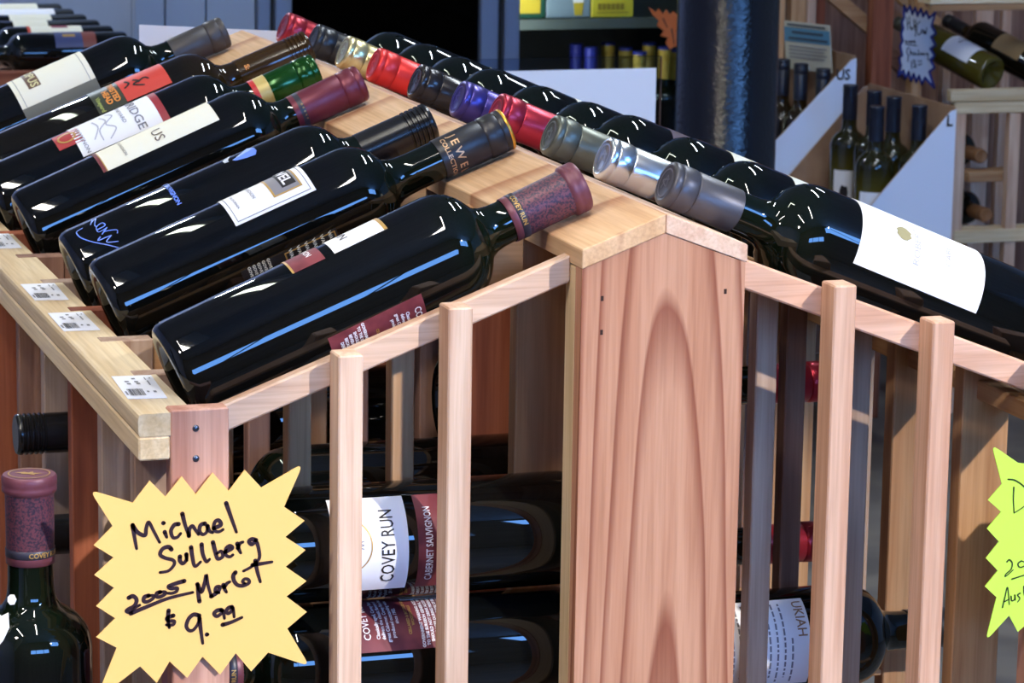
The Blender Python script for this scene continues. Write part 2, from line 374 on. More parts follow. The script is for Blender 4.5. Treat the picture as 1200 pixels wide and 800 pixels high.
for s in (-1, 1):
    xa, xb = sorted((s*0.3345, s*0.2980))
    # label board: outer upper edge rounded
    zt, zb = -0.1103, -0.1243
    poly = [(s*0.3004, zb), (s*0.3335, zb), (s*0.3345, zb+0.002), (s*0.3345, zt-0.003), (s*0.3338, zt-0.001), (s*0.3322, zt), (s*0.3004, zt)]
    R_(prism('label_board', poly, 0.0008, YE, WY['pale']))
    xa, xb = sorted((s*0.3345, s*0.3151 if s < 0 else 0.3026)); R_(box('eave_rail', xa, xb, 0.0004, YE, -0.1392, -0.1245, WY['pale'], bev=0.0012))
    xa, xb = sorted((s*0.2980, s*0.2770)); R_(box('cradle_strip', xa, xb, 0.016, YE, -0.157, -0.1435, WY['tan']))
R_(prism('gable_post', [(-HW, FL), (HW, FL), (HW, -M_*HW-0.0122), (0, -0.0122), (-HW, -M_*HW-0.0122)], YE, YE+0.012, WZ['pink']))

# price stickers on the label board
STK = mat('white_sticker', srgb(236, 236, 244), 0.5)
def sticker(px4, lab):
    z = -0.1101
    c = [at(p[0], p[1], 2, z) for p in px4]
    o = empty('price_sticker', (0, 0, 0)); tag(o, lab, 'price label', 'price stickers on the label board')
    def q(u, v, dz=0): p = (c[0]*(1-u)+c[1]*u)*(1-v)+(c[3]*(1-u)+c[2]*u)*v; return (p.x, p.y, z+dz)
    vs = [q(0, 0), q(1, 0), q(1, 1), q(0, 1), q(0, 0, .0004), q(1, 0, .0004), q(1, 1, .0004), q(0, 1, .0004)]
    me = bpy.data.meshes.new('sticker_paper'); me.from_pydata(vs, [], [(3, 2, 1, 0), (4, 5, 6, 7), (0, 1, 5, 4), (1, 2, 6, 5), (2, 3, 7, 6), (3, 0, 4, 7)])
    pap = link('sticker_paper', me, STK, o)
    V, F = [], []
    def rect(u0, u1, v0, v1):
        n = len(V); V.extend([q(u0, v0, .0006), q(u1, v0, .0006), q(u1, v1, .0006), q(u0, v1, .0006)]); F.append((n, n+1, n+2, n+3))
    for i in range(14): rect(0.13+0.0285*i, 0.13+0.0285*i+random.uniform(.010, .021), 0.60, 0.89)
    me = bpy.data.meshes.new('barcode'); me.from_pydata(V, [], F); link('barcode', me, INK, pap)
    V, F = [], []
    for (u0, u1, v0, v1) in ((.22, .33, .24, .30), (.24, .34, .34, .40), (.44, .53, .12, .18), (.46, .56, .26, .31), (.48, .58, .34, .39), (.76, .79, .10, .22), (.78, .82, .25, .45), (.88, .92, .12, .16), (.04, .09, .70, .86), (.60, .66, .70, .76), (.76, .84, .70, .78)):
        rect(u0, u1, v0, v1)
    me = bpy.data.meshes.new('small_print'); me.from_pydata(V, [], F); link('small_print', me, GREYINK, pap)
sticker([(130.5, 441.5), (177, 440), (196, 466.2), (150, 467.5)], 'white bar coded sticker nearest the corner post, set askew')
sticker([(56, 367.3), (96.5, 365.8), (117.5, 386.8), (74.5, 388)], 'white bar coded sticker just front of the pink bar, before the white crest label bottle')
sticker([(24, 333.4), (64, 332), (80.5, 351.3), (41, 352)], 'white bar coded sticker below the bottle with blue script')
sticker([(-24, 275.2), (10, 274), (25.5, 290.5), (-10, 291.5)], 'white bar coded sticker cut by the left edge of the photo')

# ------------------------------------------------------------------ bottles
RB = 0.0372
def bottle_profile(L, rb=RB, rn=0.0140, sh=0.190):
    return [(0, 0.016), (0.010, 0.015), (0.020, 0.009), (0.027, 0.002), (0.0305, 0.0), (rb-0.003, 0.0012), (rb-0.0008, 0.004), (rb, 0.009),
            (rb, sh), (rb-0.0007, sh+0.0055), (rb-0.0024, sh+0.0110), (rb-0.0052, sh+0.0160), (rb-0.0092, sh+0.0203), (rb-0.0140, sh+0.0238), (rb-0.0190, sh+0.0268),
            (rn+0.0014, sh+0.0315), (rn+0.0004, sh+0.0370), (rn, sh+0.045), (rn-0.0002, L-0.012), (rn-0.0002, L-0.003)]
PROF = {}
def bottle_mesh(L):
    key = round(L, 3)
    if key not in PROF: PROF[key] = lathe_mesh('bottle_glass', bottle_profile(L), 56)
    return PROF[key].copy()
def capsule_profile(L, c0, style):
    r = 0.0147
    if style == 'flange':   # tin capsule with a wide lip
        return [(r-0.0002, c0), (r, c0+0.0005), (r+0.0003, L-0.0125), (r+0.0006, L-0.0115), (r+0.0017, L-0.010), (r+0.0019, L-0.0075), (r+0.0015, L-0.0065), (r+0.0019, L-0.0055), (r+0.0019, L-0.0015), (r+0.0010, L-0.0003), (0, L)]
    if style == 'screw':
        p = [(r-0.0005, c0), (r, c0+0.0003), (r, L-0.021)]
        z = L-0.0205
        for i in range(5): p += [(r-0.0007, z), (r-0.0007, z+0.0008), (r+0.0004, z+0.0015), (r+0.0004, z+0.0030)]; z += 0.0037
        return p+[(r, L-0.0012), (r-0.001, L), (0, L)]
    return [(r-0.0004, c0), (r, c0+0.0003), (r+0.0003, L-0.0195), (r-0.0003, L-0.0188), (r+0.0002, L-0.0180), (r+0.0007, L-0.0170), (r+0.0007, L-0.0070), (r+0.0001, L-0.0062), (r+0.0005, L-0.0054), (r+0.0004, L-0.0018), (r-0.0006, L-0.0004), (r-0.0025, L), (r-0.003, L-0.0004), (0, L-0.0004)]
def pose(side, tip, L, slope, y, lip=False):
    need = (0.0180 if lip else 0.0167)*1.07+0.0006-(tip[1]+M_*abs(tip[0]))      # the lip rests on the ridge board
    if need > 0: slope += need/(L*0.93); tip = (tip[0], tip[1]+need)
    c = 1/math.hypot(1, slope); s = slope*c
    d = Vector((c, 0, s)) if side == 'L' else Vector((-c, 0, s)); B = Vector((tip[0], y, tip[1]))-L*d
    X = Vector((0, 1, 0)) if side == 'L' else Vector((0, -1, 0)); return frame(B, d, X)
def frame(B, d, X):
    d = d.normalized(); X = (X-d*X.dot(d)).normalized(); Yv = d.cross(X)
    return Matrix(((X.x, Yv.x, d.x, B.x), (X.y, Yv.y, d.y, B.y), (X.z, Yv.z, d.z, B.z), (0, 0, 0, 1)))
def cap_mat(name, col, metal=0.75, rough=0.34): return mat(name, col, rough, metal=metal)
def wine_bottle(mw, L, c0, style, cm, label, group, gm=None, name='wine_bottle'):
    o = empty(name, mw=mw); tag(o, label, 'bottle', group)
    gm = gm or G_BLACK
    me = bottle_mesh(L); me.materials.clear(); link('glass', me, gm, o)
    if style:
        o2 = link('capsule', sharp(lathe_mesh('capsule', capsule_profile(L, c0, style), 48), 50), cm, o); o['cap'] = o2.name
    return o
def kid(o, nm):
    for c in o.children:
        if c.name.split('.')[0] == nm: return c
GL, GR = 'bottles lying on the left slope of the rack', 'bottles lying on the right slope of the rack'
LB = {0: ((-.0306, .0035), .290), 2: ((-.009, .0108), .310), 3: ((-.0312, .0062), .287), 5: ((-.0228, .0052), .295), 6: ((-.0314, .0074), .2915), 7: ((-.0092, .0150), .300), 9: ((-.0324, .0052), .2915)}
def LBp(k, sl=0.41): tip, L = LB[k]; return pose('L', tip, L, sl, .073+PIT*k, k == 0), L
RL = RB+0.0003
CAP_PURP = mat('mottled_purple_foil', srgb(104, 58, 70), 0.45, metal=0.1); tex_noise_color(CAP_PURP, srgb(50, 42, 60), srgb(112, 62, 72), 650, 4, (0.40, 0.58))
CAP_PLUM = mat('plum_foil', srgb(112, 60, 70), 0.42, metal=0.15)
BAND = mat('dark_capsule_band', srgb(44, 42, 54), 0.4)

# --- nearest, front left
def covey_cap(o, L, c0):
    c = kid(o, 'capsule')
    link('foil_lip', sharp(lathe_mesh('foil_lip', [(0.0151, L-0.0118), (0.0168, L-0.0101), (0.0169, L-0.0077), (0.0165, L-0.0067), (0.0169, L-0.0055), (0.0169, L-0.0015), (0.0160, L-0.0001), (0, L+0.0002)], 48), 50), CAP_PLUM, c)
    link('foil_hem', lathe_mesh('foil_hem', [(0.0146, c0-0.0002), (0.0150, c0), (0.0150, c0+0.0048)], 48), CAP_PLUM, c)
    bnd = link('foil_band', lathe_mesh('foil_band', [(0.0150, c0+0.0046), (0.01525, c0+0.0048), (0.01525, c0+0.0095), (0.0150, c0+0.0097)], 48), BAND, c)
    wrap_text(c, [('COVEY RUN', 0.0042, c0+0.0071, 150, 1.0, 0.0001)], 0.0154, GOLD)
    wrap_text(c, [('COVEY RUN', 0.0042, c0+0.0071, 330, 1.0, 0.0001)], 0.0154, GOLD)
mw, L = LBp(0, 0.412)
o = wine_bottle(mw, L, 0.236, 'flange', CAP_PURP, 'red wine bottle with mottled purple capsule nearest the corner post', GL); covey_cap(o, L, 0.236)
l = patch('front_label', .1219, .1590, -4, 115.5, RL, PAPER, o); patch('gold_edge', .1568, .1592, -4, 115.5, RL+.0001, GOLD, l)
wrap_text(l, [('COVEY RUN', .0085, .1325, 55, 1.25, 0)], RL+.0003, INK)
l = patch('front_label', .0925, .1153, -4, 116, RL, MAROON, o); patch('gold_edge', .0925, .0940, -4, 116, RL+.0001, GOLD, l)
wrap_text(l, [('CABERNET SAUVIGNON', .0056, .1075, 55, 1.0, .0001)], RL+.0003, WHITEINK)
l = patch('back_label', .0935, .1588, 192.5, 268, RL, MAROON, o)
BACK = [('COVEY RUN', .0065, .060), ('Classically aged, Covey Run', .0032, .053), ('delivers the classic flavors of', .0032, .0495), ('great Cabernet. Covey Run has', .0032, .046), ('produced outstanding wine', .0032, .0425), ('since 1982.', .0032, .039)]
WARN = ['GOVERNMENT WARNING: ACCORDING', 'TO THE SURGEON GENERAL, WOMEN', 'SHOULD NOT DRINK ALCOHOLIC', 'BEVERAGES DURING PREGNANCY', 'BECAUSE OF THE RISK OF BIRTH', 'DEFECTS. CONSUMPTION OF']
def back_print(l, t0, p0, r):
    wrap_text(l, [(s, z, t0+t, p0+36, 0.95, .00008) for s, z, t in BACK]+[(s, .0028, t0+.0235-.0032*i, p0+36, 0.95, .00012) for i, s in enumerate(WARN)], r+.0003, WHITEINK)
    wrap_text(l, [('CELLARED & BOTTLED BY', .0026, t0+.0315, p0+36, 1, .0001), ('WOODINVILLE', .0026, t0+.0285, p0+36, 1, .0001)], r+.0003, GOLD)
back_print(l, .0935, 194, RL)
# --- crest label
mw, L = LBp(2, 0.402)
CAP_BLK = mat('satin_black_foil', srgb(44, 42, 44), 0.36, metal=0.2)
o = wine_bottle(mw, L, 0.2555, 'tin', CAP_BLK, 'red wine bottle with black gold rimmed capsule and white crest label', GL)
c = kid(o, 'capsule'); link('gold_rim', lathe_mesh('gold_rim', [(.0150, L-.0022), (.0156, L-.0014), (.0153, L+.0001), (.0142, L+.0003)], 48), mat('bright_gold_foil', srgb(226, 170, 70), 0.3, metal=0.8), c)
COPR = mat('copper_print', srgb(206, 164, 120), 0.4, metal=0.3)
wrap_text(c, [('J E W E L', .0082, .2690, 178, 1.1, .0001)], .0150, COPR); wrap_text(c, [('COLLECTION', .0048, .2618, 178, 1.2, .0001)], .0150, COPR)
l = patch('front_label', .1004, .1616, 20, 139.5, RL, PAPER, o)
def frame_print(l, t0, t1, p0, p1, r, m, wd=.0005):
    dp = math.degrees(wd/r)
    patch('print_line', t0, t0+wd, p0, p1, r, m, l, 1); patch('print_line', t1-wd, t1, p0, p1, r, m, l, 1); patch('print_line', t0, t1, p1-dp, p1, r, m, l, 1); patch('print_line', t0, t1, p0, p0+dp, r, m, l, 1)
frame_print(l, .1030, .1590, 23, 136, RL+.0002, GREYINK)
b = patch('crest_panel', .1348, .1540, 50, 125.5, RL+.0002, mat('grey_crest', srgb(132, 128, 132), .5), l); 
patch('crest_edge', .1334, .1349, 49, 126.5, RL+.0003, GOLD, l); patch('crest_edge', .1539, .1552, 49, 126.5, RL+.0003, GOLD, l); patch('crest_edge', .1334, .1552, 125.2, 127, RL+.0003, GOLD, l)
patch('crest_plate', .1420, .1525, 55, 119, RL+.0004, INK, l)
wrap_text(l, [('JEWEL', .0100, .1470, 88, 1.35, .0003)], RL+.0007, WHITEINK)
wrap_text(l, [('CABERNET SAUVIGNON', .0036, .1215, 80, 1.2, 0), ('CALIFORNIA', .0026, .1085, 105, 1.4, 0)], RL+.0004, GREYINK)
l = patch('back_label', .0900, .1625, 186, 250, RL, mat('black_back_label', srgb(30, 27, 26), .5), o)
wrap_text(l, [('GOVERNMENT', .0030, .0960+.0036*i, 200, 1, .0001) for i in range(5)]+[('WARNING', .0036, .1270+.0060*i, 199, 1, .0001) for i in range(6)], RL+.0004, CREAM)
patch('gold_line', .1225, .1612, 188, 189.2, RL+.0003, GOLD, l); patch('gold_line', .1225, .1235, 188, 214, RL+.0003, GOLD, l); patch('gold_line', .1602, .1612, 188, 214, RL+.0003, GOLD, l)
# --- blue script on black
mw, L = LBp(3, 0.41)
SCREW = mat('gloss_black_screw_cap', srgb(26, 26, 28), 0.22, spec=0.5)
o = wine_bottle(mw, L, 0.228, 'screw', SCREW, 'black wine bottle with blue script and ribbed black screw cap', GL)
l = kid(o, 'glass')
# script "winery" drawn as strokes round the bottle: (degrees, t)
SCR = [[(95.4, 0.0271), (106.4, 0.0238)], [(102.8, 0.025), (96.2, 0.0297), (110.9, 0.0262), (114.3, 0.0274)], [(119.6, 0.0261), (118.4, 0.0324), (112.1, 0.0316), (115.1, 0.0265), (123.5, 0.0261), (122.6, 0.0327)], [(122.6, 0.0327), (128.9, 0.0273), (126.7, 0.0302), (131.0, 0.0379), (135.6, 0.0374)], [(131.1, 0.0253), (134.1, 0.0228), (134.5, 0.0294), (135.0, 0.0326)], [(135.0, 0.0326), (140.1, 0.0277), (144.9, 0.035)], [(105.8, 0.0174), (108.3, 0.0124), (120.3, 0.0129), (132.2, 0.0184), (143.2, 0.0268), (153.8, 0.0349)]]
V, F = stroke_geo([[(p*RL*math.pi/180, t) for p, t in s] for s in SCR], .0011)
me = bpy.data.meshes.new('script'); rr = RL+.0003
me.from_pydata([((rr)*math.cos(x/RL), rr*math.sin(x/RL), t) for x, t in V], [], F); link('script', me, BLUEINK, l)
wrap_text(l, [('CABERNET SAUVIGNON', .0048, .0865, 93, fit('CABERNET SAUVIGNON', .0048, 84, bold=.0002), .0002)], rr, BLUEINK)
wrap_poly(l, [(86, .152), (96, .156), (106, .156), (113, .1535), (112, .147), (108, .139), (104, .137)], rr, BLUEINK, 'wave_print')
wrap_poly(l, [(86, .139), (92, .137), (99, .1345), (104, .1345), (103, .131), (94, .131)], rr, mat('silver_print', srgb(170, 172, 178), .3, metal=.5), 'wave_print')
# --- cream label, maroon capsule
mw, L = LBp(5)
CAP_MAR = mat('maroon_foil', srgb(112, 42, 54), 0.38, metal=0.35)
o = wine_bottle(mw, L, 0.2325, 'tin', CAP_MAR, 'red wine bottle with plain maroon capsule and long cream label', GL)
c = kid(o, 'capsule'); link('foil_band', lathe_mesh('foil_band', [(.01485, .2370), (.01490, .2415)], 48), BAND, c)
wrap_text(c, [('* * * * *', .0045, .2393, 175, 1, 0)], .0151, GOLD)
l = patch('front_label', .0715, .1722, 30, 135, RL, CREAM, o); patch('maroon_edge', .0715, .0745, 30, 135, RL+.0002, MAROON, l); patch('gold_edge', .0745, .0753, 30, 135, RL+.0002, GOLD, l)
wrap_text(l, [('US', .0120, .1235, 114, 1.2, 0), ('SAUVIGNON', .0036, .094, 108, 1.1, 0)], RL+.0004, mat('brown_print', srgb(90, 70, 60), .5))
# --- green capsule
mw, L = LBp(6)
CAP_GRN = mat('bottle_green_foil', srgb(24, 74, 22), 0.18, metal=0.45)
o = wine_bottle(mw, L, 0.2465, 'tin', CAP_GRN, 'red wine bottle with glossy green capsule and gold neck band', GL)
link('neck_band', lathe_mesh('neck_band', [(.0147, .2370), (.0148, .2470)], 48), mat('gold_neck_paper', srgb(206, 178, 104), .4, metal=.2), o)
link('neck_stripe', lathe_mesh('neck_stripe', [(.0146, .2325), (.0148, .2370)], 48), mat('red_stripe', srgb(196, 30, 34), .4), o)
l = patch('front_label', .0790, .1510, 40, 150, RL, PAPER, o); patch('red_edge', .1505, .1570, 40, 151, RL+.0001, mat('crimson_paper', srgb(150, 30, 44), .5), o)
wrap_text(l, [('CAMBRIDGE', .0105, .1335, 95, 1.2, .0001), ('VINEYARD', .0046, .1225, 108, 1.3, 0), ('SAUVIGNON', .0050, .0850, 124, 1.1, 0)], RL+.0004, GREYINK)
V, F = stroke_geo([[(RL*math.radians(p), t) for p, t in s] for s in ([(96, .112), (106, .116), (118, .108), (130, .114), (142, .106)], [(98, .106), (112, .109), (124, .101), (140, .100)], [(102, .099), (118, .101), (134, .094)])], .0016)
me = bpy.data.meshes.new('sketch_print'); me.from_pydata([((rr)*math.cos(x/RL), rr*math.sin(x/RL), t) for x, t in V], [], F); link('sketch_print', me, mat('pale_grey_print', srgb(180, 178, 184), .6), l)
e = patch('red_emblem', .0640, .0860, 92, 128, RL, mat('red_emblem_paper', srgb(170, 44, 46), .5), o)
V, F = stroke_geo([[(RL*math.radians(110)+.0062*math.cos(a*math.pi/8), .0745+.0072*math.sin(a*math.pi/8)) for a in range(17)]], .0017, False)
me = bpy.data.meshes.new('gold_ring'); me.from_pydata([((rr)*math.cos(x/RL), rr*math.sin(x/RL), t) for x, t in V], [], F); link('gold_ring', me, GOLD, e)
# --- amber neck, red label
mw, L = LBp(7, 0.40)
CAP_AMB = mat('dark_amber_neck', srgb(56, 38, 16), 0.12)
o = wine_bottle(mw, L, 0.232, 'screw', CAP_AMB, 'dark bottle with red picture label and amber neck', GL, G_AMBER)
wrap_text(kid(o, 'capsule'), [('S:', .0060, .240, 150, 1.2, .0002)], .0152, ORANGEINK)
l = patch('front_label', .1302, .1720, 40, 140.5, RL, mat('red_label_paper', srgb(206, 58, 46), .5), o)
V, F = stroke_geo([[(RL*math.radians(p), t) for p, t in s] for s in ([(108, .144), (114, .147), (118, .142), (126, .150)], [(116, .147), (112, .153), (118, .156)], [(104, .137), (112, .139), (118, .134)])], .0024)
me = bpy.data.meshes.new('dark_figure'); me.from_pydata([((rr)*math.cos(x/RL), rr*math.sin(x/RL), t) for x, t in V], [], F); link('dark_figure', me, INK, l)
l = patch('lower_label', .1040, .1300, 40, 142, RL, mat('dark_green_label', srgb(38, 44, 30), .4), o)
wrap_text(l, [('TWISTED', .0072, .1235, 112, 1.0, .0003), ('HEAD', .0072, .1165, 120, 1.0, .0003)], RL+.0004, ORANGEINK)
wrap_text(l, [('Vineyard', .0050, .1085, 128, 1.0, .0002)], RL+.0004, mat('lime_print', srgb(150, 160, 80), .5))
# --- farthest, big cream label
mw, L = LBp(9)
o = wine_bottle(mw, L, 0.236, 'tin', mat('charcoal_foil', srgb(70, 64, 62), 0.45, metal=0.3), 'red wine bottle with matte charcoal capsule, farthest up the left slope', GL)
l = patch('front_label', .0845, .1578, 30, 181, RL, CREAM, o); frame_print(l, .0890, .1530, 36, 160, RL+.0002, GREYINK)
patch('grey_foot', .0845, .1578, 156, 181, RL+.0003, mat('olive_grey_band', srgb(104, 104, 92), .5), l)
patch('brown_plate', .0985, .1105, 60, 131, RL+.0004, mat('brown_plate_print', srgb(104, 76, 62), .5), l)
wrap_text(l, [('OPUS', .0110, .1045, 108, 1.1, .0002)], RL+.0007, mat('pale_gold_print', srgb(216, 204, 150), .5))

# right slope
RBO = [(.0271, .0064), (.0238, .0077), (.0233, .0106), (.0185, .0130), (.0236, .0093), (.0217, .0070), (.0177, .0093), (.0209, .0066), (.0228, .0078), (.0227, .0059)]
CAPS = [('graphite_foil', (84, 82, 86), .45, .40), ('silver_foil', (226, 226, 222), .95, .26), ('olive_grey_foil', (98, 100, 88), .55, .36), ('crimson_foil', (176, 44, 62), .65, .32), ('violet_blue_foil', (72, 62, 132), .65, .30),
        ('gloss_black_foil', (46, 42, 42), .4, .22), ('bright_red_foil', (222, 50, 46), .45, .34), ('pale_gold_foil', (220, 204, 150), .85, .28), ('black_foil', (40, 40, 42), .3, .30), ('ruby_foil', (160, 40, 52), .6, .30)]
RLAB = ['graphite capsule and large white label, nearest on the right slope', 'bright silver capsule', 'olive grey capsule', 'crimson capsule', 'violet blue capsule', 'glossy black capsule between the violet and the red one', 'bright red capsule', 'pale gold capsule', 'black capsule just behind the pale gold one', 'ruby red capsule, farthest on the right slope']
PAP = [PAPER, CREAM, CREAM, mat('plum_label_paper', srgb(70, 50, 66), .5), PAPER, CREAM, None, CREAM, None, None]
random.seed(5)
for i, tip in enumerate(RBO):
    nm, cc, me_, ro = CAPS[i]
    L = .300 if i else .2955
    o = wine_bottle(pose('R', tip, L, .41, .073+PIT*i), L, 0.2380 if i else 0.2430, 'tin', cap_mat(nm, srgb(*cc), me_, ro), 'red wine bottle with '+RLAB[i], GR)
    c = kid(o, 'capsule')
    V, F = stroke_geo([[(.0095*math.cos(a*math.pi/8), .0095*math.sin(a*math.pi/8)) for a in range(17)], [(-.004, -.004), (0, .005), (.003, -.002), (-.005, .001), (.004, .003)]], .0011, False)
    me = bpy.data.meshes.new('cap_stamp'); me.from_pydata([(x, y, L-.0001) for x, y in V], [], F); link('cap_stamp', me, cap_mat(nm+'_stamp', srgb(*[min(255, int(v*1.25+14)) for v in cc]), me_, ro), c)
    if PAP[i]:
        l = patch('front_label', .0695, .1670, -3, 112, RL, PAP[i], o)
        if i == 0:
            e = wrap_poly(l, [(50+9*math.cos(a*math.pi/8), .1345+(.0052+.0012*(a % 2))*math.sin(a*math.pi/8)) for a in range(16)], RL+.0003, mat('gold_crest_print', srgb(150, 142, 104), .5), 'crest')
            wrap_text(l, [('ROBERT', .0070, .1235, 42, 1.2, 0), ('CABE', .0060, .0990, 44, 1.2, 0)], RL+.0004, mat('pale_lettering', srgb(176, 172, 172), .6))
        if i == 4: [patch('print_line', .112+.006*j, .1145+.006*j, 40+3*j, 96-4*j, RL+.0003, mat('red_print', srgb(190, 50, 50), .5), l, 1) for j in range(3)]

# bottles stored inside the rack
GI = 'bottles stored inside the rack'
def lying(x, y, z, sx, L, c0, st_, cm, lab, tilt=0.0):
    d = Vector((sx, 0, tilt)); return wine_bottle(frame(Vector((x, y, z)), d, Vector((0, sx, 0))), L, c0, st_, cm, lab, GI)
def covey_front(o, p0, p1, pc, dt=0.0):
    l = patch('front_label', .1145+dt, .1640+dt, p0, p1, RL, PAPER, o)
    wrap_text(l, [('COVEY RUN', .0125, .1275+dt, pc-2.5, fit('COVEY RUN', .0125, 75, bold=.0001), .0001)], RL+.0003, INK)
    V, F = stroke_geo([[(RL*math.radians(pc)+.018*math.cos(a*math.pi/12), .1560+dt+.0175*math.sin(a*math.pi/12)) for a in range(-12, 1)]], .0009, False)
    me = bpy.data.meshes.new('oval_print'); me.from_pydata([((rr)*math.cos(x/RL), rr*math.sin(x/RL), t) for x, t in V], [], F); link('oval_print', me, GOLD, l)
    V, F = stroke_geo([[(RL*math.radians(pc)+dx+.0012*j, .1480+dt+.003*(j % 2)+dz) for j in range(5)] for dx, dz in ((-.011, .002), (-.002, -.004), (.006, .001))], .0006, False)
    me = bpy.data.meshes.new('bird_print'); me.from_pydata([((rr)*math.cos(x/RL), rr*math.sin(x/RL), t) for x, t in V], [], F); link('bird_print', me, GREYINK, l)
    l = patch('lower_label', .0760+dt, .1080+dt, p0, p1, RL, MAROON, o)
    wrap_text(l, [('CABERNET SAUVIGNON', .0066, .1005+dt, pc-3, fit('CABERNET SAUVIGNON', .0066, 77, bold=.0001), .0001)], RL+.0003, WHITEINK); wrap_text(l, [('COLUMBIA VALLEY', .0056, .0915+dt, pc, fit('COLUMBIA VALLEY', .0056, 62), 0)], RL+.0003, GOLD)
ZA, ZB = -.2175, -.2960
o = lying(-.0326, .073, ZA, -1, .271, .223, 'flange', CAP_PURP, 'bottle lying behind the front slats with white and maroon front labels facing out'); covey_front(o, -42, 61, 10, .0074); covey_cap(o, .271, .223)
o = lying(-.0326, .073, ZB, -1, .271, .223, 'flange', CAP_PURP, 'bottle lying behind the front slats with dense maroon back label, under the other'); covey_cap(o, .271, .223)
l = patch('back_label', .0864, .1519, 22, 96, RL, MAROON, o); back_print(l, .0864, 24, RL)
l2 = patch('bar_code', .0874, .1174, 86, 97, RL+.0002, PAPER, o)
lying(-.041, .409, ZA+.004, -1, .302, .235, 'screw', SCREW, 'bottle with black screw cap poking out beside the orange side post, upper one')
lying(-.043, .409, ZA-.0725, -1, .302, .235, 'screw', SCREW, 'bottle with black screw cap behind the standing purple capped bottle')
o = lying(.026, .073+PIT, -.343, 1, .300, .238, 'tin', MATS['black_foil'], 'bottle lying behind the right slats with white paragraph label')
l = patch('front_label', .045, .1488, 113, 218, RL, PAPER, o)
wrap_text(l, [('UKIAH', .0100, .1425, 139, fit('UKIAH', .0100, 42, bold=.0001), .0001)], RL+.0003, mat('tan_print', srgb(150, 112, 80), .5))
V, F = [], []
for i in range(12):
    t = .1345-.0056*i; a0 = 120 if i else 161
    n0 = math.radians(a0); n1 = math.radians(213 - (i*7) % 13)
    j = n0
    while j < n1:
        wdt = random.uniform(.05, .14); o0 = len(V)
        for q in (j, min(n1, j+wdt)):
            for dt in (-.0007, .0007): V.append((rr*math.cos(q), rr*math.sin(q), t+dt))
        F.append((o0, o0+2, o0+3, o0+1)); j += wdt+.035
me = bpy.data.meshes.new('small_print'); me.from_pydata(V, [], F); link('small_print', me, GREYINK, l)
for (py, cn, lab) in ((447, 'crimson_foil', 'bottle with crimson capsule lying deep inside the right half, upper one'), (634, 'ruby_foil', 'bottle with red capsule lying deep inside the right half, lower one')):
    lying(-.053, .073+PIT*2, at(950, py, 1, .073+PIT*2).z, 1, .300, .238, 'tin', MATS[cn], lab)
lying(-.004, .073+PIT*1, -.2175, -1, .280, .232, 'tin', MATS['black_foil'], 'dark bottle lying one bay behind the two maroon labelled bottles')

# standing bottles at the lower left, on a low crate
crate = empty('wooden_crate', (-.43, .05, FL)); tag(crate, 'low wooden crate stand carrying the standing bottles beside the rack', 'crate')
def C_(o): o.parent = crate; o.location = (.43, -.05, -FL); return o
ZS = -.155-.300
for (a, b_) in ((-.60, -.59), (-.355, -.345)): C_(box('side_board', a, b_, -.06, .20, FL, ZS-.012, WZ['tan']))
for i in range(4): C_(box('top_board', -.60, -.345, -.06+i*.0655, -.06+i*.0655+.0635, ZS-.012, ZS, WX['tan']))
o = wine_bottle(Matrix.Translation((-.3922, .051, ZS)) @ Matrix.Rotation(math.radians(-29), 4, 'Z'), .300, .2445, 'flange', CAP_PURP, 'wine bottle standing upright at lower left, mottled purple capsule with gold seal', 'standing bottles beside the rack')
covey_cap(o, .300, .2445)
V, F = stroke_geo([[(.0125*math.cos(a*math.pi/10), .0125*math.sin(a*math.pi/10)) for a in range(21)]], .0010, False)
s_ = bpy.data.meshes.new('seal_ring'); s_.from_pydata([(x, y, .3004) for x, y in V], [], F); link('seal_ring', s_, GOLD, kid(o, 'capsule'))
s_ = bpy.data.meshes.new('gold_seal'); PTS = [(-.009, -.001), (-.004, .0025), (-.001, .0012), (.001, .005), (.002, .0014), (.0085, .0022), (.004, -.0012), (.005, -.004), (.0005, -.0022), (-.004, -.0035), (-.0045, -.0012)]
s_.from_pydata([(x, y, .3004) for x, y in PTS], [], [tuple(range(len(PTS)))]); link('gold_seal', s_, GOLD, kid(o, 'capsule'))
tg = at(8, 745, 1, .051-.045)
def tagpts(pp): return [(lambda v: (v.x, v.z))(at(x, y, 1, .004)) for x, y in pp]
tb = prism('neck_tag', tagpts([(-8, 712), (2, 722), (10, 718), (11, 735), (4, 750), (-8, 765)]), .004, .005, PAPER); tb.parent = o; tb.matrix_parent_inverse = o.matrix_world.inverted() if False else (Matrix.Translation((-.3922, .051, ZS)) @ Matrix.Rotation(math.radians(-29), 4, 'Z')).inverted()
tb2 = prism('tag_eyelet', tagpts([(9, 700), (12, 697), (17, 697), (19.5, 702), (17, 708), (12, 708.5), (9, 705)]), .004, .005, PAPER); tb2.parent = o; tb2.matrix_parent_inverse = tb.matrix_parent_inverse.copy()
o2 = wine_bottle(Matrix.Translation((-.4790, .060, ZS)) @ Matrix.Diagonal((1.22, 1.22, 1.42, 1)), .300, .2445, 'tin', MATS['black_foil'], 'taller dark bottle standing at the very left edge beside the purple capped one', 'standing bottles beside the rack')

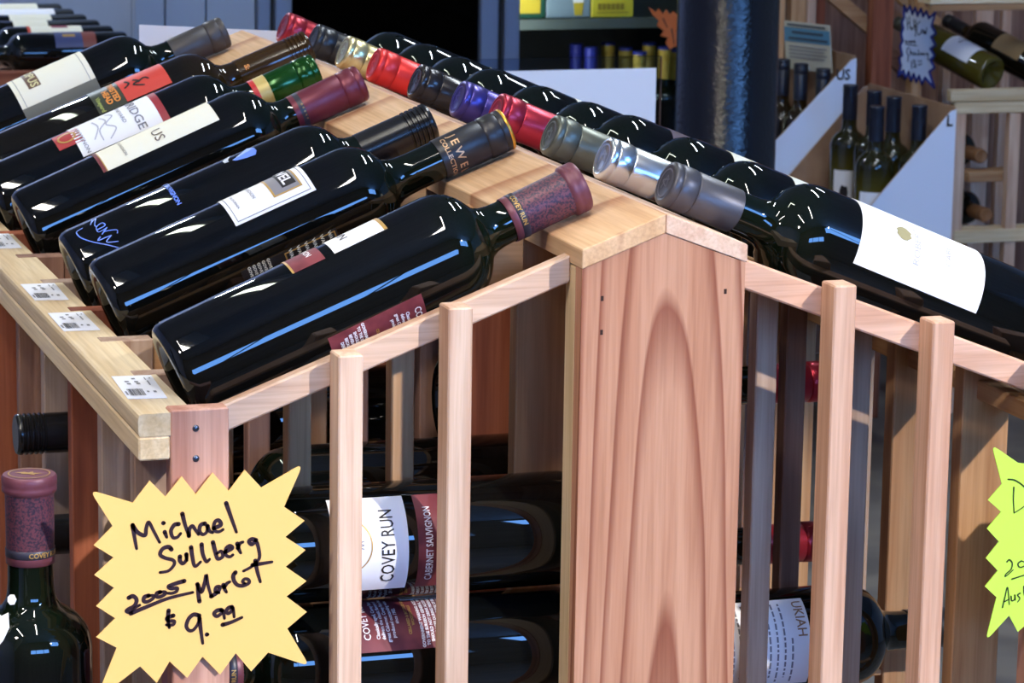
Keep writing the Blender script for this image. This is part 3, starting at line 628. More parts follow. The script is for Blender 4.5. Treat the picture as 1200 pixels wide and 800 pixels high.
# ------------------------------------------------------------------ hand written star signs
def star_sign(name, outline, idx, strokes, plane_y, paper, ink, wd, label, thick=.0008, rc=.003, taper=True):
    P2 = [(lambda v: (v.x, v.z))(at(x, y, 1, plane_y)) for x, y in outline]
    P2 = round_corners(P2, idx, rc)
    o = prism(name, P2, plane_y, plane_y+thick, paper); tag(o, label, 'sign')
    S = [[(lambda v: (v.x, v.z))(at(x, y, 1, plane_y)) for x, y in s] for s in strokes]
    V, F = stroke_geo(S, wd, taper)
    me = bpy.data.meshes.new('handwriting'); me.from_pydata([(x, plane_y-.0003, z) for x, z in V], [], F); link('handwriting', me, ink, o); return o
def cr(pts, sx, ox, oy): return [(ox+x/sx, oy+y/sx) for x, y in pts]
OUT = cr([(280, 197), (415, 237), (468, 168), (517, 218), (568, 154), (612, 210), (665, 143), (715, 200), (765, 134), (817, 190), (948, 114), (888, 250), (952, 293), (892, 344), (955, 385), (893, 437), (958, 482), (895, 530), (959, 578), (898, 630), (968, 748),
          (838, 705), (785, 764), (737, 707), (688, 774), (633, 718), (585, 784), (530, 733), (490, 800), (438, 748), (298, 856), (365, 690), (301, 657), (360, 598), (301, 560), (357, 503), (295, 463), (355, 408), (293, 370), (352, 310)], 2.667, 0, 500)
A = lambda *p: cr(p, 6, 140, 570)
B = lambda *p: cr(p, 6, 140, 660)
WR = [A((92, 270), (103, 340), (120, 435)), A((92, 270), (125, 318), (178, 342), (188, 290), (205, 248), (240, 310), (282, 390)), A((318, 318), (332, 355)), A((308, 255), (316, 255)),
      A((415, 262), (385, 268), (362, 310), (375, 355), (405, 355), (430, 328)), A((442, 190), (462, 270), (488, 345)), A((488, 345), (490, 300), (512, 275), (535, 305), (556, 335)),
      A((600, 258), (570, 270), (562, 310), (585, 335), (612, 318), (618, 275)), A((618, 275), (632, 310), (655, 322)), A((662, 292), (712, 268), (698, 236), (672, 245), (662, 285), (675, 312), (702, 315), (728, 300)),
      A((750, 115), (785, 215), (822, 318)),
      A((365, 440), (345, 422), (305, 435), (285, 475), (320, 500), (375, 515), (385, 545), (345, 590), (285, 602)), A((425, 490), (425, 520), (445, 540), (468, 515), (470, 475)), A((470, 475), (474, 518)),
      A((503, 425), (512, 490), (530, 558), (570, 528)), A((577, 405), (585, 470), (610, 525), (633, 510)), A((657, 390), (672, 450), (690, 505), (725, 490), (715, 452), (685, 470)),
      A((742, 458), (792, 432), (775, 415), (748, 435), (748, 478), (775, 492), (797, 478)), A((828, 400), (840, 440), (852, 465)), A((832, 430), (845, 400), (868, 388)),
      A((960, 375), (930, 368), (910, 385), (930, 405), (960, 385), (975, 420), (985, 480), (975, 515), (930, 560), (872, 592)), A((935, 550), (1000, 540), (1072, 528)), A((955, 520), (968, 590), (990, 668)),
      B((65, 240), (95, 228), (120, 255), (105, 295), (60, 320), (48, 335), (75, 340), (110, 310), (142, 292)), B((205, 225), (175, 235), (170, 262), (195, 268), (235, 245), (238, 225), (205, 225)),
      B((285, 200), (262, 210), (262, 232), (290, 232), (322, 212), (318, 198), (285, 200)), B((455, 122), (400, 138), (345, 160), (365, 175), (405, 172), (400, 195), (370, 208), (340, 208)), B((80, 350), (200, 300), (340, 245), (515, 202)),
      B((562, 265), (552, 200), (548, 145)), B((548, 145), (575, 200), (600, 130), (610, 80), (622, 150), (645, 230)), B((645, 230), (690, 200), (705, 165), (680, 165), (672, 195), (700, 205)), B((730, 150), (740, 180), (752, 200)), B((735, 165), (755, 140), (775, 128)),
      B((815, 62), (800, 85), (805, 120), (830, 150), (870, 155), (910, 135), (905, 112), (880, 108), (865, 125), (880, 140)), B((345, 330), (340, 390), (350, 450)), B((378, 365), (335, 382), (345, 402), (385, 405), (375, 430), (330, 430)),
      B((560, 365), (520, 358), (485, 390), (470, 440), (490, 470), (520, 465), (550, 425), (565, 375)), B((562, 385), (572, 470), (585, 560)), B((614, 498), (622, 498)), B((715, 325), (685, 330), (665, 352), (685, 370), (715, 350), (725, 325), (738, 385)),
      B((790, 305), (765, 312), (750, 335), (765, 350), (790, 330), (798, 308), (806, 375)), B((725, 430), (790, 410), (860, 378))]
YEL = mat('pale_orange_card', srgb(246, 196, 116), .7, spec=.2); MARK = mat('marker_ink', srgb(44, 20, 30), .45)
star_sign('price_sign', OUT, {0, 10, 20, 30}, WR, -.0035, YEL, MARK, .0028, 'pale orange starburst price card with marker writing on the corner post', rc=.006)
GRN = mat('lime_card', srgb(198, 240, 84), .7, spec=.2)
C1 = lambda *p: cr(p, 6.667, 1140, 510)
D1 = lambda *p: cr(p, 6.154, 1140, 630)
LEFTE = C1((148, 72), (228, 380), (120, 505), (222, 597), (111, 728))+D1((189, 28), (95, 147), (181, 237), (88, 350), (172, 430), (92, 745))
BOT = D1((262, 560), (325, 677)); RIGHTX = 1400
mir = [(RIGHTX-(x-1158), y) for x, y in LEFTE]
BOTF = BOT+[(1216+20*i, 722+(18 if i % 2 else -2)) for i in range(8)]
TOPF = [(1380-20*i, 545-(22 if i % 2 else 0)) for i in range(1, 9)]
OUT2 = LEFTE+BOTF+mir[::-1]+TOPF+C1((357, 216))
WR2 = [C1((275, 342), (330, 350), (400, 400), (445, 470), (415, 540), (322, 605)), C1((320, 405), (316, 500), (322, 605)), D1((245, 172), (262, 157), (283, 180), (275, 225), (240, 258), (232, 278), (255, 262), (290, 230)),
       D1((350, 165), (325, 185), (335, 210), (365, 205), (378, 180), (350, 165)), D1((280, 297), (369, 268), (420, 252)), D1((213, 500), (230, 430), (250, 355), (262, 480)), D1((222, 462), (262, 440)), D1((275, 420), (280, 452), (300, 442), (302, 412)), D1((302, 412), (306, 448)),
       D1((340, 398), (322, 412), (338, 435), (322, 462)), D1((366, 350), (369, 400), (380, 430))]
star_sign('price_sign', OUT2, {0, 10}, WR2, -.0035, GRN, mat('green_black_marker', srgb(34, 54, 22), .45), .0011, 'lime green starburst price card on the right edge of the rack', rc=.006)
# ------------------------------------------------------------------ behind the rack
def pbox(name, px0, px1, py0, py1, y, depth, m, parent=None, bev=0.001, base=None):
    """box whose front face covers the given part of the photograph on the plane y"""
    cy_ = (py0+py1)/2; cx_ = (px0+px1)/2
    x0, x1 = at(px0, cy_, 1, y).x, at(px1, cy_, 1, y).x; z1, z0 = at(cx_, py0, 1, y).z, at(cx_, py1, 1, y).z
    if base is not None: z0 = base
    o = box(name, x0, x1, y, y+depth, z0, z1, m, None, bev)
    if parent is not None:
        o.parent = parent; o.location = tuple(-c for c in parent.location)
    return o
def sub(o, parent): o.parent = parent; o.location = tuple(-c for c in parent.location); return o
# white sheet on a stand past the far end of the rack
a, b = at(163, 29, 2, -.01), at(405, 40, 2, -.01); u = (b-a); n = Vector((u.y, -u.x, 0)).normalized()
ctr = (a+b)/2
sg = empty('sign_stand', (ctr.x, ctr.y, FL)); tag(sg, 'white paper sheet on a stand past the far end of the ridge', 'sign')
def quad_slab(name, p, q, h0, h1, th, m, parent):
    d = (q-p); nn = Vector((d.y, -d.x, 0)).normalized()*th
    vs = [Vector((e.x, e.y, z)) for z in (h0, h1) for e in (p, q, q-nn, p-nn)]
    bm = bmesh.new(); vv = [bm.verts.new(v) for v in vs]
    for f in ((0, 1, 2, 3), (4, 5, 6, 7), (0, 1, 5, 4), (1, 2, 6, 5), (2, 3, 7, 6), (3, 0, 4, 7)): bm.faces.new([vv[i] for i in f])
    return sub(bm_obj(name, bm, m), parent)
quad_slab('sheet', a, b, -.29, -.01, .001, PAPER, sg)
sub(box('stand_pole', ctr.x-.008, ctr.x+.008, ctr.y+.012, ctr.y+.028, FL, -.1, MULL), sg); sub(box('stand_foot', ctr.x-.12, ctr.x+.12, ctr.y-.05, ctr.y+.12, FL, FL+.012, MULL), sg)
# acrylic holder with a white sheet, on a side table
tab = empty('side_table', (.69, 2.3, FL)); tag(tab, 'small dark side table holding the acrylic sign beyond the right slope', 'table')
DKW = wood('dark_table_wood', srgb(84, 62, 48), srgb(62, 44, 34), axis=0)
ZT = at(650, 68, 1, 2.2).z-.30
sub(box('table_top', .42, .98, 2.05, 2.55, ZT-.025, ZT, DKW), tab)
for x in (.44, .92):
    for y in (2.07, 2.49): sub(box('leg', x, x+.04, y, y+.04, FL, ZT-.025, DKW), tab)
ac = empty('sign_holder', (.684, 2.2, ZT)); tag(ac, 'clear acrylic holder with blank white sheet behind the right hand bottles', 'sign holder')
def clear(name, tint, gloss):
    m = bpy.data.materials.new(name); m.use_nodes = True; nt = m.node_tree; N, L = nt.nodes, nt.links; N.remove(N['Principled BSDF'])
    t = N.new('ShaderNodeBsdfTransparent'); t.inputs[0].default_value = tint; g_ = N.new('ShaderNodeBsdfGlossy'); g_.inputs['Roughness'].default_value = 0.04
    fr = N.new('ShaderNodeFresnel'); fr.inputs[0].default_value = gloss; mx = N.new('ShaderNodeMixShader')
    L.new(fr.outputs[0], mx.inputs[0]); L.new(t.outputs[0], mx.inputs[1]); L.new(g_.outputs[0], mx.inputs[2]); L.new(mx.outputs[0], N['Material Output'].inputs[0]); return m
ACR = clear('clear_acrylic', (.78, .84, .92, 1), 1.5)
xl, xr = at(534, 68, 1, 2.2).x, at(775, 70, 1, 2.2).x
sub(box('acrylic_sleeve', xl, xr, 2.196, 2.206, ZT, ZT+.30, ACR, bev=.001), ac)
sub(box('acrylic_foot', xl, xr, 2.206, 2.30, ZT, ZT+.004, ACR, bev=0), ac)
sub(box('white_sheet', xl+.010, at(767, 100, 1, 2.2).x, 2.1945, 2.1955, ZT+.02, at(660, 81.5, 1, 2.2).z, PAPER, bev=0), ac)
# black iron column
COLM = mat('black_gloss_iron_paint', (0.004, 0.004, 0.005, 1), .16)
nz = COLM.node_tree.nodes.new('ShaderNodeTexNoise'); nz.inputs['Scale'].default_value = 160; nz.inputs['Detail'].default_value = 3
bp_ = COLM.node_tree.nodes.new('ShaderNodeBump'); bp_.inputs['Strength'].default_value = .5; bp_.inputs['Distance'].default_value = .002
tc_ = COLM.node_tree.nodes.new('ShaderNodeTexCoord'); COLM.node_tree.links.new(tc_.outputs['Object'], nz.inputs['Vector'])
COLM.node_tree.links.new(nz.outputs['Fac'], bp_.inputs['Height']); COLM.node_tree.links.new(bp_.outputs[0], bsdf(COLM).inputs['Normal'])
ca, cb = at(795, 80, 1, 2.9), at(908, 80, 1, 2.9); rc_ = (cb.x-ca.x)/2*.985
col = link('column', lathe_mesh('column', [(rc_+.03, 0), (rc_+.03, .02), (rc_, .05), (rc_, CEIL-.05), (rc_+.03, CEIL-.02), (rc_+.03, CEIL)], 64), COLM); col.location = ((ca.x+cb.x)/2, 2.9, FL)
tag(col, 'round black painted iron column rising behind the rack', 'column', kind='structure')
# cold room: wall panels and glass doored cooler
YC = 4.6
xw = [at(p, 10, 1, YC).x for p in (157, 193.5, 241.5, 300)]
tr = st(box('wall_cold_room', xw[0], xw[3], YC+.03, YC+.10, FL, FL+2.4, WALLM, bev=0))
for i in range(3): sub(box('wall_panel', xw[i]+.0015, xw[i+1]-.0015, YC, YC+.03, FL, FL+2.4, WALLM, bev=.002), tr)
sub(box('wall_panel', xw[0], xw[0]+.03, YC+.10, Y1, FL, FL+2.4, WALLM, bev=0), tr)
ALU = mat('brushed_aluminium_frame', srgb(128, 142, 166), .45, metal=.35); DARK = mat('dark_cooler_liner', srgb(26, 27, 30), .7)
SHELF = mat('grey_shelf', srgb(84, 92, 92), .5, metal=.2); LIME = mat('lime_shelf_edge', srgb(176, 200, 118), .5)
ck = empty('drinks_cooler', (1.3, YC+.3, FL)); tag(ck, 'dark glass doored drinks cooler with aluminium frames along the back wall', 'cooler')
def cx(p): return at(p, 15, 1, YC).x
xa, xb = cx(300)+.003, cx(915)
sub(box('cooler_back', xa, xb, YC+.62, YC+.66, FL, FL+2.1, DARK, bev=0), ck); sub(box('cooler_top', xa, xb, YC, YC+.66, FL+2.1, FL+2.2, ALU, bev=0), ck); sub(box('cooler_floor', xa, xb, YC+.03, YC+.62, FL, FL+.12, DARK, bev=0), ck)
sub(box('cooler_side', xa, xa+.02, YC+.04, YC+.62, FL, FL+2.1, DARK, bev=0), ck); sub(box('cooler_side', xb-.02, xb, YC+.04, YC+.62, FL, FL+2.1, DARK, bev=0), ck)
for p0, p1 in ((300, 316), (321, 341), (562, 583), (590, 608), (880, 898)): sub(box('door_frame', cx(p0), cx(p1), YC-.01, YC+.03, FL+.1, FL+2.1, ALU, bev=.003), ck)
for p0, p1 in ((316, 321), (583, 590)): sub(box('door_gasket', cx(p0), cx(p1), YC+.005, YC+.03, FL+.1, FL+2.1, DARK, bev=0), ck)
PANE_D = clear('tinted_door_glass', (.10, .11, .13, 1), 1.25); PANE_C = clear('clear_door_glass', (.80, .84, .84, 1), 1.15)
sub(box('door_glass', cx(341), cx(562), YC+.008, YC+.014, FL+.12, FL+2.08, PANE_D, bev=0), ck)
sub(box('door_glass', cx(608), cx(880), YC+.008, YC+.014, FL+.12, FL+2.08, PANE_C, bev=0), ck)
zs = at(700, 22, 1, 4.72).z
sub(box('shelf', cx(608)-.04, xb-.03, 4.72, YC+.61, zs-.022, zs, SHELF, bev=.001), ck)
zl = at(440, 2, 1, 4.72).z; sub(box('shelf', xa+.03, cx(562)+.03, 4.72, YC+.61, zl-.012, zl+.006, LIME, bev=.001), ck)
zm = at(440, 16, 1, 4.9).z; sub(box('shelf', xa+.03, cx(562)+.03, 4.90, YC+.61, zm-.012, zm, DARK, bev=.001), ck)
ZLS = -.43-.312; sub(box('shelf', cx(608)-.04, xb-.03, 4.66, YC+.61, ZLS-.02, ZLS, SHELF, bev=.001), ck)
cl_x = cx(605)
sub(box('fill_lamp_tube', cl_x-.012, cl_x+.012, YC+.034, YC+.05, FL+.3, FL+1.8, FIXM, bev=.004), ck)  # added tube and light, brightening the bottle caps and packs inside
area('cooler_fill_light', (cl_x+.016, YC+.045, 0.30+.55), 1.0, .02, 2.4, (0.95, 1, 0.92), (0, math.radians(-90), math.radians(28)))
# packs on the shelf
def pack(px0, px1, h, m, lab, y=4.74, dpt=.16):
    x0, x1 = at(px0, 10, 1, y).x, at(px1, 10, 1, y).x
    o = empty('drinks_carton', ((x0+x1)/2, y, zs)); tag(o, lab, 'carton', 'cartons on the cooler shelf')
    sub(box('carton_body', x0, x1, y, y+dpt, zs+.001, zs+h, m, bev=.002), o); return o, x0, x1, y
GRC = mat('green_carton_card', srgb(26, 74, 58), .5); YLC = mat('yellow_carton_card', srgb(214, 198, 52), .5); GYC = mat('grey_blue_carton_card', srgb(128, 146, 162), .5); BEER = mat('golden_print', srgb(196, 170, 50), .5); BRNP = mat('ochre_print', srgb(150, 130, 40), .5)
o, x0, x1, y = pack(606, 639, .16, GRC, 'green carton with golden glass picture beside the aluminium upright'); sub(box('picture', x0+.006, x1-.012, y-.001, y, zs+.012, zs+.10, BEER, bev=0), o)
o, x0, x1, y = pack(641, 692, .16, GYC, 'grey blue carton with small beer glass picture on the cooler shelf')
xm = x0+(x1-x0)*.72; sub(prism('glass_picture', [(xm-.008, zs+.006), (xm+.008, zs+.006), (xm+.012, zs+.034), (xm-.012, zs+.034)], y-.001, y, BEER), o); sub(box('foam_picture', xm-.012, xm+.012, y-.0012, y, zs+.034, zs+.043, PAPER, bev=0), o)
o, x0, x1, y = pack(693.5, 742.5, .16, YLC, 'yellow carton with ochre lettering, rightmost on the cooler shelf')
for j in range(6): sub(box('print_block', x0+.014+j*.0105, x0+.0225+j*.0105, y-.001, y, zs+.017, zs+.031, BRNP, bev=0), o)
sub(box('print_line', x0+.012, x1-.012, y-.001, y, zs+.010, zs+.0125, BRNP, bev=0), o)
# yellow capped bottles
YCAP = mat('yellow_foil', srgb(196, 160, 60), .45, metal=.2); BCAP = mat('royal_blue_foil', srgb(40, 44, 140), .4, metal=.2)
def std_bottle(px, py, ztop, h, cm, lab, grp, gm, style='tin', c0=.235, topm=None, plane=None):
    p = at(px, py, 2, ztop) if plane is None else at(px, py, 1, plane)
    if plane is None: p.z += .001
    o = wine_bottle(Matrix.Translation((p.x, p.y, p.z-h)) @ Matrix.Diagonal((1, 1, h/.3, 1)), .300, c0, style, cm, lab, grp, gm)
    if topm: link('cap_top', lathe_mesh('cap_top', [(.0156, .2985), (.0156, .3040), (.0140, .3050), (0, .3050)], 24), topm, o)
    return o
for i, (px, py, ply, cm, tm, lab) in enumerate(((676, 51, 4.89, BCAP, None, 'all blue capped bottle, leftmost in the cooler row'), (693, 55, 4.75, BCAP, None, 'all blue capped bottle, second in the cooler row'), (713, 52, 4.98, YCAP, BCAP, 'yellow capped bottle standing alone next to the blue capped ones'), (733, 58, 4.80, YCAP, BCAP, 'yellow capped bottle low behind the acrylic holder, third yellow from the column'),
                                     (750, 63, 4.70, YCAP, BCAP, 'yellow capped bottle lowest of the cooler row'), (761, 52, 4.92, YCAP, BCAP, 'yellow capped bottle tallest in the photo, next to the orange sign'), (779, 57, 4.78, YCAP, BCAP, 'yellow capped bottle beside the edge of the acrylic holder'), (794, 60, 4.86, YCAP, BCAP, 'yellow capped bottle half hidden by the column'))):
    std_bottle(px, py, 0, at(px, py, 1, ply).z-ZLS-.001, cm, lab, 'foil capped bottles in the cooler', G_BLACK, topm=tm, plane=ply)
# orange star card by the column
ORG = mat('orange_card', srgb(206, 106, 48), .7)
OO = [(760, 8), (768, 14), (772, 10), (777, 16), (781, 11), (785, 17), (789, 13), (795, 18), (803, 13), (812, 20), (808, 30), (814, 36), (808, 44), (812, 52), (803, 50), (797, 60), (791, 54), (785, 58), (780, 50), (783, 44), (774, 42), (778, 36), (770, 30), (772, 24), (765, 18)]
o = star_sign('price_sign', OO, set(), [[(777, 22), (782, 32)], [(787, 34), (790, 52)], [(793, 36), (797, 48)], [(800, 30), (803, 42)]], YC+.0062, ORG, INK, .003, 'orange starburst card left of the black column')
for ch in list(o.children): pass
# cartons of white wine
CARD = mat('brown_carton_card', srgb(150, 116, 88), .8); tex_noise_color(CARD, srgb(140, 106, 80), srgb(158, 124, 96), 14)
WHT = mat('white_carton_print', srgb(214, 222, 238), .6)
def wine_carton(name, y0, y1, xr, ztop, zbot, slope, xlen, text, tp, lab):
    o = empty(name, (xr-xlen/2, (y0+y1)/2, FL)); tag(o, lab, 'carton')
    zlip = ztop-xlen*slope if ztop-xlen*slope > zbot+.05 else zbot+.05
    xk = xr-(ztop-zlip)/slope
    poly = [(xr, zbot), (xr, ztop), (xr-.012, ztop-.004), (xk, zlip), (xr-xlen, zlip), (xr-xlen, zbot)]
    for (ya, dy) in ((y0, .004), (y1-.004, .004)):
        if ya == y0: sub(prism('side_panel', poly, ya+.0008, ya+dy, CARD), o); sub(prism('white_side_print', poly, ya, ya+.0008, WHT), o)
        else: sub(prism('side_panel', poly, ya, ya+dy-.0008, CARD), o); sub(prism('white_side_print', poly, ya+dy-.0008, ya+dy, WHT), o)
    sub(box('back_panel', xr-.004, xr, y0+.004, y1-.004, zbot, ztop+.004, CARD, bev=0), o)
    sub(box('front_lip', xr-xlen, xr-xlen+.004, y0+.004, y1-.004, zbot, zlip, WHT, bev=0), o)
    sub(box('carton_floor', xr-xlen, xr, y0, y1, zbot-.004, zbot, CARD, bev=0), o)
    vs, fs = text_flat(text, .030, .9, .0008); p = at(tp[0], tp[1], 1, y0); me = bpy.data.meshes.new('carton_print'); me.from_pydata([(p.x+vx, y0-.0008, p.z+vy) for vx, vy in vs], [], fs); sub(link('carton_print', me, INK), o)
    return o
Y2 = 3.6; c2 = at(1121, 128, 1, Y2); ZBOX = c2.z-.32
wine_carton('wine_carton', Y2, Y2+.40, c2.x, c2.z, ZBOX, 1.07, .34, 'L', (1112.5, 142), 'open white wine carton with slanted side, nearest the stacked rack')
c1 = at(1004, 68, 1, Y2+.44)
wine_carton('wine_carton', Y2+.44, Y2+.70, c1.x, c1.z, ZBOX, .98, .36, 'US', (988, 88), 'open white wine carton behind, its slanted side beside the black column')
stn = empty('low_platform', (1.75, 4.0, FL)); tag(stn, 'low dark platform under the two wine cartons', 'platform')
sub(box('platform_top', 1.40, c2.x+.02, Y2-.02, Y2+.86, ZBOX-.04, ZBOX-.004, DKW, bev=0), stn)
for x in (1.42, c2.x-.04):
    for y in (Y2, Y2+.80): sub(box('leg', x, x+.05, y, y+.05, FL, ZBOX-.04, DKW, bev=0), stn)
NAVY = mat('navy_black_screw_cap', srgb(22, 26, 40), .35)
ztop = ZBOX+.302
for px, py, pl_, lab in ((997, 99, 3.90, 'slim bottle at the left of the near carton'), (1028, 124, 3.655, 'bottle in front in the near carton, pale wine showing'), (1025, 106, 3.815, 'bottle behind the front one in the near carton'), (1048, 113, 3.732, 'bottle second from the right in the near carton'), (1078, 123, 3.648, 'bottle at the right of the near carton')):
    p = at(px, py, 1, pl_)
    o = std_bottle(px, py, 0, p.z-ZBOX-.001, NAVY, 'white wine '+lab, 'white wine bottles in the near carton', G_OLIVE, 'screw', .238, plane=pl_)
    l = patch('front_label', .075, .150, 200, 300, RL, PAPER, o); wrap_poly(l, [(235+14*math.cos(a*.7), .110+.012*math.sin(a*.7)+.004*(a % 2)) for a in range(9)], RL+.0004, INK, 'picture_print')
for px, py, pl, lab in ((918, 69, Y2+.635, 'dark capped bottle next to the column, in the far carton'), (939, 74, Y2+.56, 'dark capped bottle in the middle of the far carton'), (965, 80, Y2+.485, 'dark capped bottle at the right of the far carton')):
    p = at(px, py, 1, pl); std_bottle(px, py, 0, p.z-ZBOX-.001, NAVY, lab, 'bottles in the far carton', G_AMBER, 'tin', .235, plane=pl)
# printed card behind the far carton's bottles
q4 = [at(919, 24, 1, Y2+.685), at(972, 30, 1, Y2+.535), at(975, 86, 1, Y2+.535), at(921, 80, 1, Y2+.685)]
def slab3(name, P_, th, m, parent=None):
    n_ = (P_[1]-P_[0]).cross(P_[3]-P_[0]).normalized()*th
    bm = bmesh.new(); vv = [bm.verts.new(p) for p in P_]+[bm.verts.new(p+n_) for p in P_]
    for f in ((0, 1, 2, 3), (7, 6, 5, 4), (0, 1, 5, 4), (1, 2, 6, 5), (2, 3, 7, 6), (3, 0, 4, 7)): bm.faces.new([vv[i] for i in f])
    return bm_obj(name, bm, m, parent)
o = slab3('shelf_card', q4, -.002 if (q4[1]-q4[0]).cross(q4[3]-q4[0]).y < 0 else .002, mat('cream_card', srgb(190, 184, 164), .6)); tag(o, 'cream printed card with a blue band behind the dark capped bottles', 'card')
def cardquad(name, u0, u1, v0, v1, m, lift=.0010):
    nn = (q4[1]-q4[0]).cross(q4[3]-q4[0]).normalized(); nn = nn if nn.y < 0 else -nn
    P_ = [((q4[0]*(1-u_)+q4[1]*u_)*(1-v_)+(q4[3]*(1-u_)+q4[2]*u_)*v_)+nn*lift for u_, v_ in ((u0, v0), (u1, v0), (u1, v1), (u0, v1))]
    return slab3(name, P_, -.0006 if nn.dot((q4[1]-q4[0]).cross(q4[3]-q4[0])) > 0 else .0006, m, o)
cardquad('blue_band', 0, 1, .12, .42, mat('blue_band_print', srgb(74, 128, 158), .6))
random.seed(9)
for i, (u0, u1, v0, v1) in enumerate([(.08, .92, .045, .085), (.18, .86, .19, .24), (.10, .95, .32, .37)]+[(.10, .92-.05*(k % 2), .50+.075*k, .525+.075*k) for k in range(4)]):
    c = cardquad('print_line', u0, u1, v0, v1, GREYINK if i > 2 else mat('navy_print', srgb(44, 60, 78), .6), .0022)
# wooden racks at the right
wr = empty('redwood_rack', (2.2, 4.2, FL)); tag(wr, 'redwood wall rack at the far right with bottles and slanted braces', 'rack')
YR = 4.1
def wp(name, a0, a1, b0, b1, y, d, m): return pbox(name, a0, a1, b0, b1, y, d, m, wr, .0012)
ztopR = 1.9+FL
for (a0, a1, y, mm) in ((1022, 1046, YR, 'red'), (956, 966, 4.5, 'red'), (945, 955, 4.5, 'pink'), (926, 944, 4.5, 'tan'), (912, 919, 4.5, 'tan'), (1070, 1082, YR+.12, 'tan')):
    x0, x1 = at(a0, 50, 1, y).x, at(a1, 50, 1, y).x; sub(box('upright', x0, x1, y, y+.03, FL, ztopR, WZ[mm]), wr)
sub(box('back_panel', at(905, 50, 1, 4.75).x, 3.4, 4.75, 4.77, FL, ztopR, WZ['brown'], bev=0), wr)
def brace(p0, p1, wpx, y, m):
    A_, B_ = at(p0[0], p0[1], 1, y), at(p1[0], p1[1], 1, y); d = (B_-A_); n_ = Vector((-d.z, 0, d.x)).normalized()*wpx/2
    return sub(prism('brace', [(A_.x-n_.x, A_.z-n_.z), (B_.x-n_.x, B_.z-n_.z), (B_.x+n_.x, B_.z+n_.z), (A_.x+n_.x, A_.z+n_.z)], y, y+.02, m), wr)
brace((960, -20), (1030, 40), .030, 4.48, WX['tan']); brace((1040, -20), (1100, 30), .030, YR+.52, WX['tan']); brace((1040, 60), (1075, 95), .03, YR+.2, WX['brown'])
wp('label_board', 1115, 1260, 104, 118, YR, .022, WX['pale']); wp('eave_rail', 1119, 1260, 118.5, 132, YR+.002, .02, WX['pale']); wp('label_board', 1090, 1260, -4, 4, YR, .06, WX['pale']); wp('eave_rail', 1092, 1260, 4.4, 12, YR+.002, .02, WX['tan'])
wp('shelf', 1118, 1260, 268, 283, YR, .06, WX['pale']); wp('shelf', 1135, 1190, 201, 213, YR+.03, .06, WX['tan'])
zf = FL
for a0, a1, b0, y, mm in ((1120, 1133, 132, YR+.004, 'pink'), (1184, 1197, 132, YR+.004, 'pink'), (1145, 1165, 10, YR+.40, 'pink'), (1108, 1117, 14, YR+.40, 'pink'), (1176, 1186, 12, YR+.42, 'pink')):
    x0, x1 = at(a0, b0, 1, y).x, at(a1, b0, 1, y).x; sub(box('slat', x0, x1, y, y+.02, FL, at(a0, b0, 1, y).z-.001, WZ[mm]), wr)
GRK = 'bottles on the far right rack'
def rack_bottle(px, py, y, d, lab, gm, cm, L=.30, cap='tin'):
    p = at(px, py, 1, y); return wine_bottle(frame(p, Vector(d), Vector((-1, 0, 0))), L, .236, cap, cm, lab, GRK, gm)
o = rack_bottle(1163, 87, YR+.045, (-.30, .85, .26), 'white wine bottle with white label lying base outwards on the far right rack', G_OLIVE, MATS['olive_grey_foil'])
l = patch('front_label', .045, .125, 20, 170, RL, PAPER, o); patch('print_line', .097, .101, 70, 120, RL+.0003, GREYINK, l, 1); patch('print_line', .108, .111, 84, 106, RL+.0003, GREYINK, l, 1)
o = rack_bottle(1222, 84, YR+.045, (-.30, .85, .26), 'bottle with tan label lying at the photo right edge on the far rack', G_AMBER, MATS['black_foil']); patch('front_label', .045, .125, 20, 170, RL, mat('tan_label', srgb(150, 120, 80), .5), o)
CORK = mat('copper_foil', srgb(150, 104, 66), .45, metal=.35)
for px, py, lab in ((1150, 183, 'copper capped bottle neck pointing out, upper shelf of the far right rack'), (1156, 252, 'copper capped bottle neck pointing out, lower shelf of the far right rack')):
    p = at(px, py, 1, YR+.04); wine_bottle(frame(p+Vector((0, .300, 0)), Vector((0, -1, 0)), Vector((1, 0, 0))), .300, .235, 'tin', CORK, lab, GRK, G_BLACK)
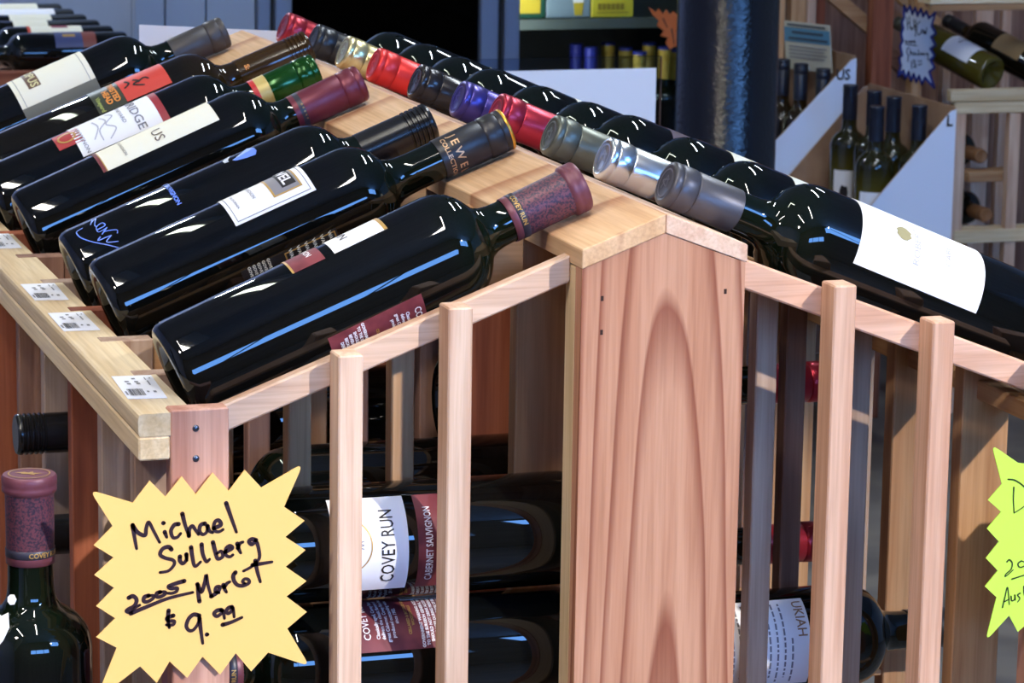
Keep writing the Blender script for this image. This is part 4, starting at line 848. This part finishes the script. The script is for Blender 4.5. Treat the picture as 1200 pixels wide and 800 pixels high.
# white star card on the rack
E1 = lambda *p: cr(p, 7.27, 1040, 0)
SO = E1((140, 45), (165, 100), (190, 50), (212, 120), (235, 65), (256, 135), (285, 72), (303, 140), (330, 95), (352, 155), (408, 105), (375, 225), (412, 285), (370, 315), (408, 385), (365, 415), (402, 475), (362, 510), (402, 575), (355, 610), (400, 750), (318, 660), (293, 720), (268, 645), (245, 700), (222, 630), (200, 690), (178, 612), (155, 670), (135, 600), (90, 655), (115, 560), (100, 495), (125, 470), (108, 390), (130, 345), (115, 290), (135, 240), (122, 190), (142, 150))
HW_ = [E1((165, 150), (172, 250)), E1((185, 140), (192, 235)), E1((165, 205), (190, 190)), E1((205, 230), (215, 245), (205, 255), (198, 242), (205, 230)), E1((222, 165), (228, 250)), E1((240, 170), (238, 310)), E1((230, 215), (240, 240)), E1((278, 185), (255, 205), (250, 265), (265, 298), (282, 280)), E1((292, 250), (285, 275), (298, 280), (300, 255)),
       E1((308, 255), (314, 292), (320, 262), (326, 292), (334, 235)), E1((150, 352), (165, 345), (155, 362), (172, 362)), E1((180, 350), (192, 350), (190, 362), (180, 360)), E1((200, 350), (212, 350), (210, 363), (200, 360)), E1((220, 350), (234, 345), (224, 362), (240, 362)), E1((155, 376), (250, 388)),
       E1((186, 402), (166, 420), (166, 455), (182, 475)), E1((176, 480), (172, 525)), E1((192, 420), (196, 468)), E1((198, 450), (210, 445), (212, 468)), E1((222, 450), (232, 452), (228, 468), (220, 462)), E1((240, 448), (244, 470)), E1((262, 425), (262, 468), (252, 462)), E1((272, 455), (285, 452), (282, 468), (272, 466)), E1((295, 468), (296, 452), (306, 468), (308, 452), (318, 470)), E1((328, 450), (336, 468), (345, 452), (344, 512)),
       E1((205, 520), (206, 582)), E1((218, 512), (235, 520), (222, 538), (242, 550), (222, 572), (246, 570)), E1((262, 518), (272, 528)), E1((282, 514), (290, 526)), E1((262, 552), (292, 546))]
o = star_sign('price_sign', SO, set(), HW_, YR+.1182, mat('grey_white_card', srgb(196, 198, 206), .7), INK, .0021, 'white starburst card with jagged blue edge on the far right rack', thick=.0015, taper=False)
S2 = [[(lambda v: (v.x, v.z))(at(x, y, 1, YR+.1182)) for x, y in [SO[i], SO[(i+1) % len(SO)]]] for i in range(len(SO))]
V, F = stroke_geo(S2, .0052, False); me = bpy.data.meshes.new('blue_border'); me.from_pydata([(x, YR+.1178, z) for x, z in V], [], F); link('blue_border', me, mat('blue_marker', srgb(30, 40, 120), .5), o)
# rack of bottles at the far left
YL = 3.9
fr_ = empty('far_rack', (.3, 4.2, FL)); tag(fr_, 'brown wooden rack at the far left carrying a stack of lying bottles', 'rack')
zax = at(60, 62, 1, YL).z
sub(box('ledge', -.35, .50, YL-.10, YL-.075, zax-.060, zax-.022, WX['red']), fr_); sub(box('rack_body', -.35, .50, YL-.075, YL+.90, FL, zax-.040, WX['brown'], bev=0), fr_)
xe = at(148, 58, 1, YL).x
NAVL = mat('navy_label', srgb(52, 62, 108), .5); LABS = [(NAVL, .085, .135, 'navy label with gold mark'), (CREAM, .06, .155, 'cream label edged in orange red'), (CREAM, .10, .165, 'cream label, third row back'), (CREAM, .07, .15, 'cream label half hidden, fourth row back'), (PAPER, .04, .15, 'long white label, fifth row back'), (CREAM, .05, .14, 'tall cream label at the very top')]
for j in range(6):
    lm, t0, t1, lab = LABS[j]
    o = wine_bottle(frame(Vector((xe-.004*j, YL+PIT*j, zax)), Vector((-1, 0, 0)), Vector((0, -1, 0))), .30, .236, 'tin', MATS['black_foil'], 'dark bottle on the far left rack with '+lab, 'bottles on the far left rack')
    l = patch('front_label', t0, t1, 20, 120, RL, lm, o)
    if j == 0:
        wrap_text(l, [('I', .030, .108, 62, 1.6, .001)], RL+.0004, GOLD); patch('red_label', .060, .085, 20, 120, RL, mat('brick_label', srgb(120, 56, 48), .5), o)
    if j == 1: patch('red_edge', t1, t1+.006, 20, 120, RL, mat('orange_red_paper', srgb(190, 60, 40), .5), o); patch('maroon_plate', .085, .115, 70, 100, RL+.0003, mat('maroon_plate_print', srgb(130, 40, 64), .5), l)
# ------------------------------------------------------------------ lift everything onto the floor
for o in SC.objects:
    if o.parent is None and o.type not in {'CAMERA', 'LIGHT'}: o.location.z += Z0
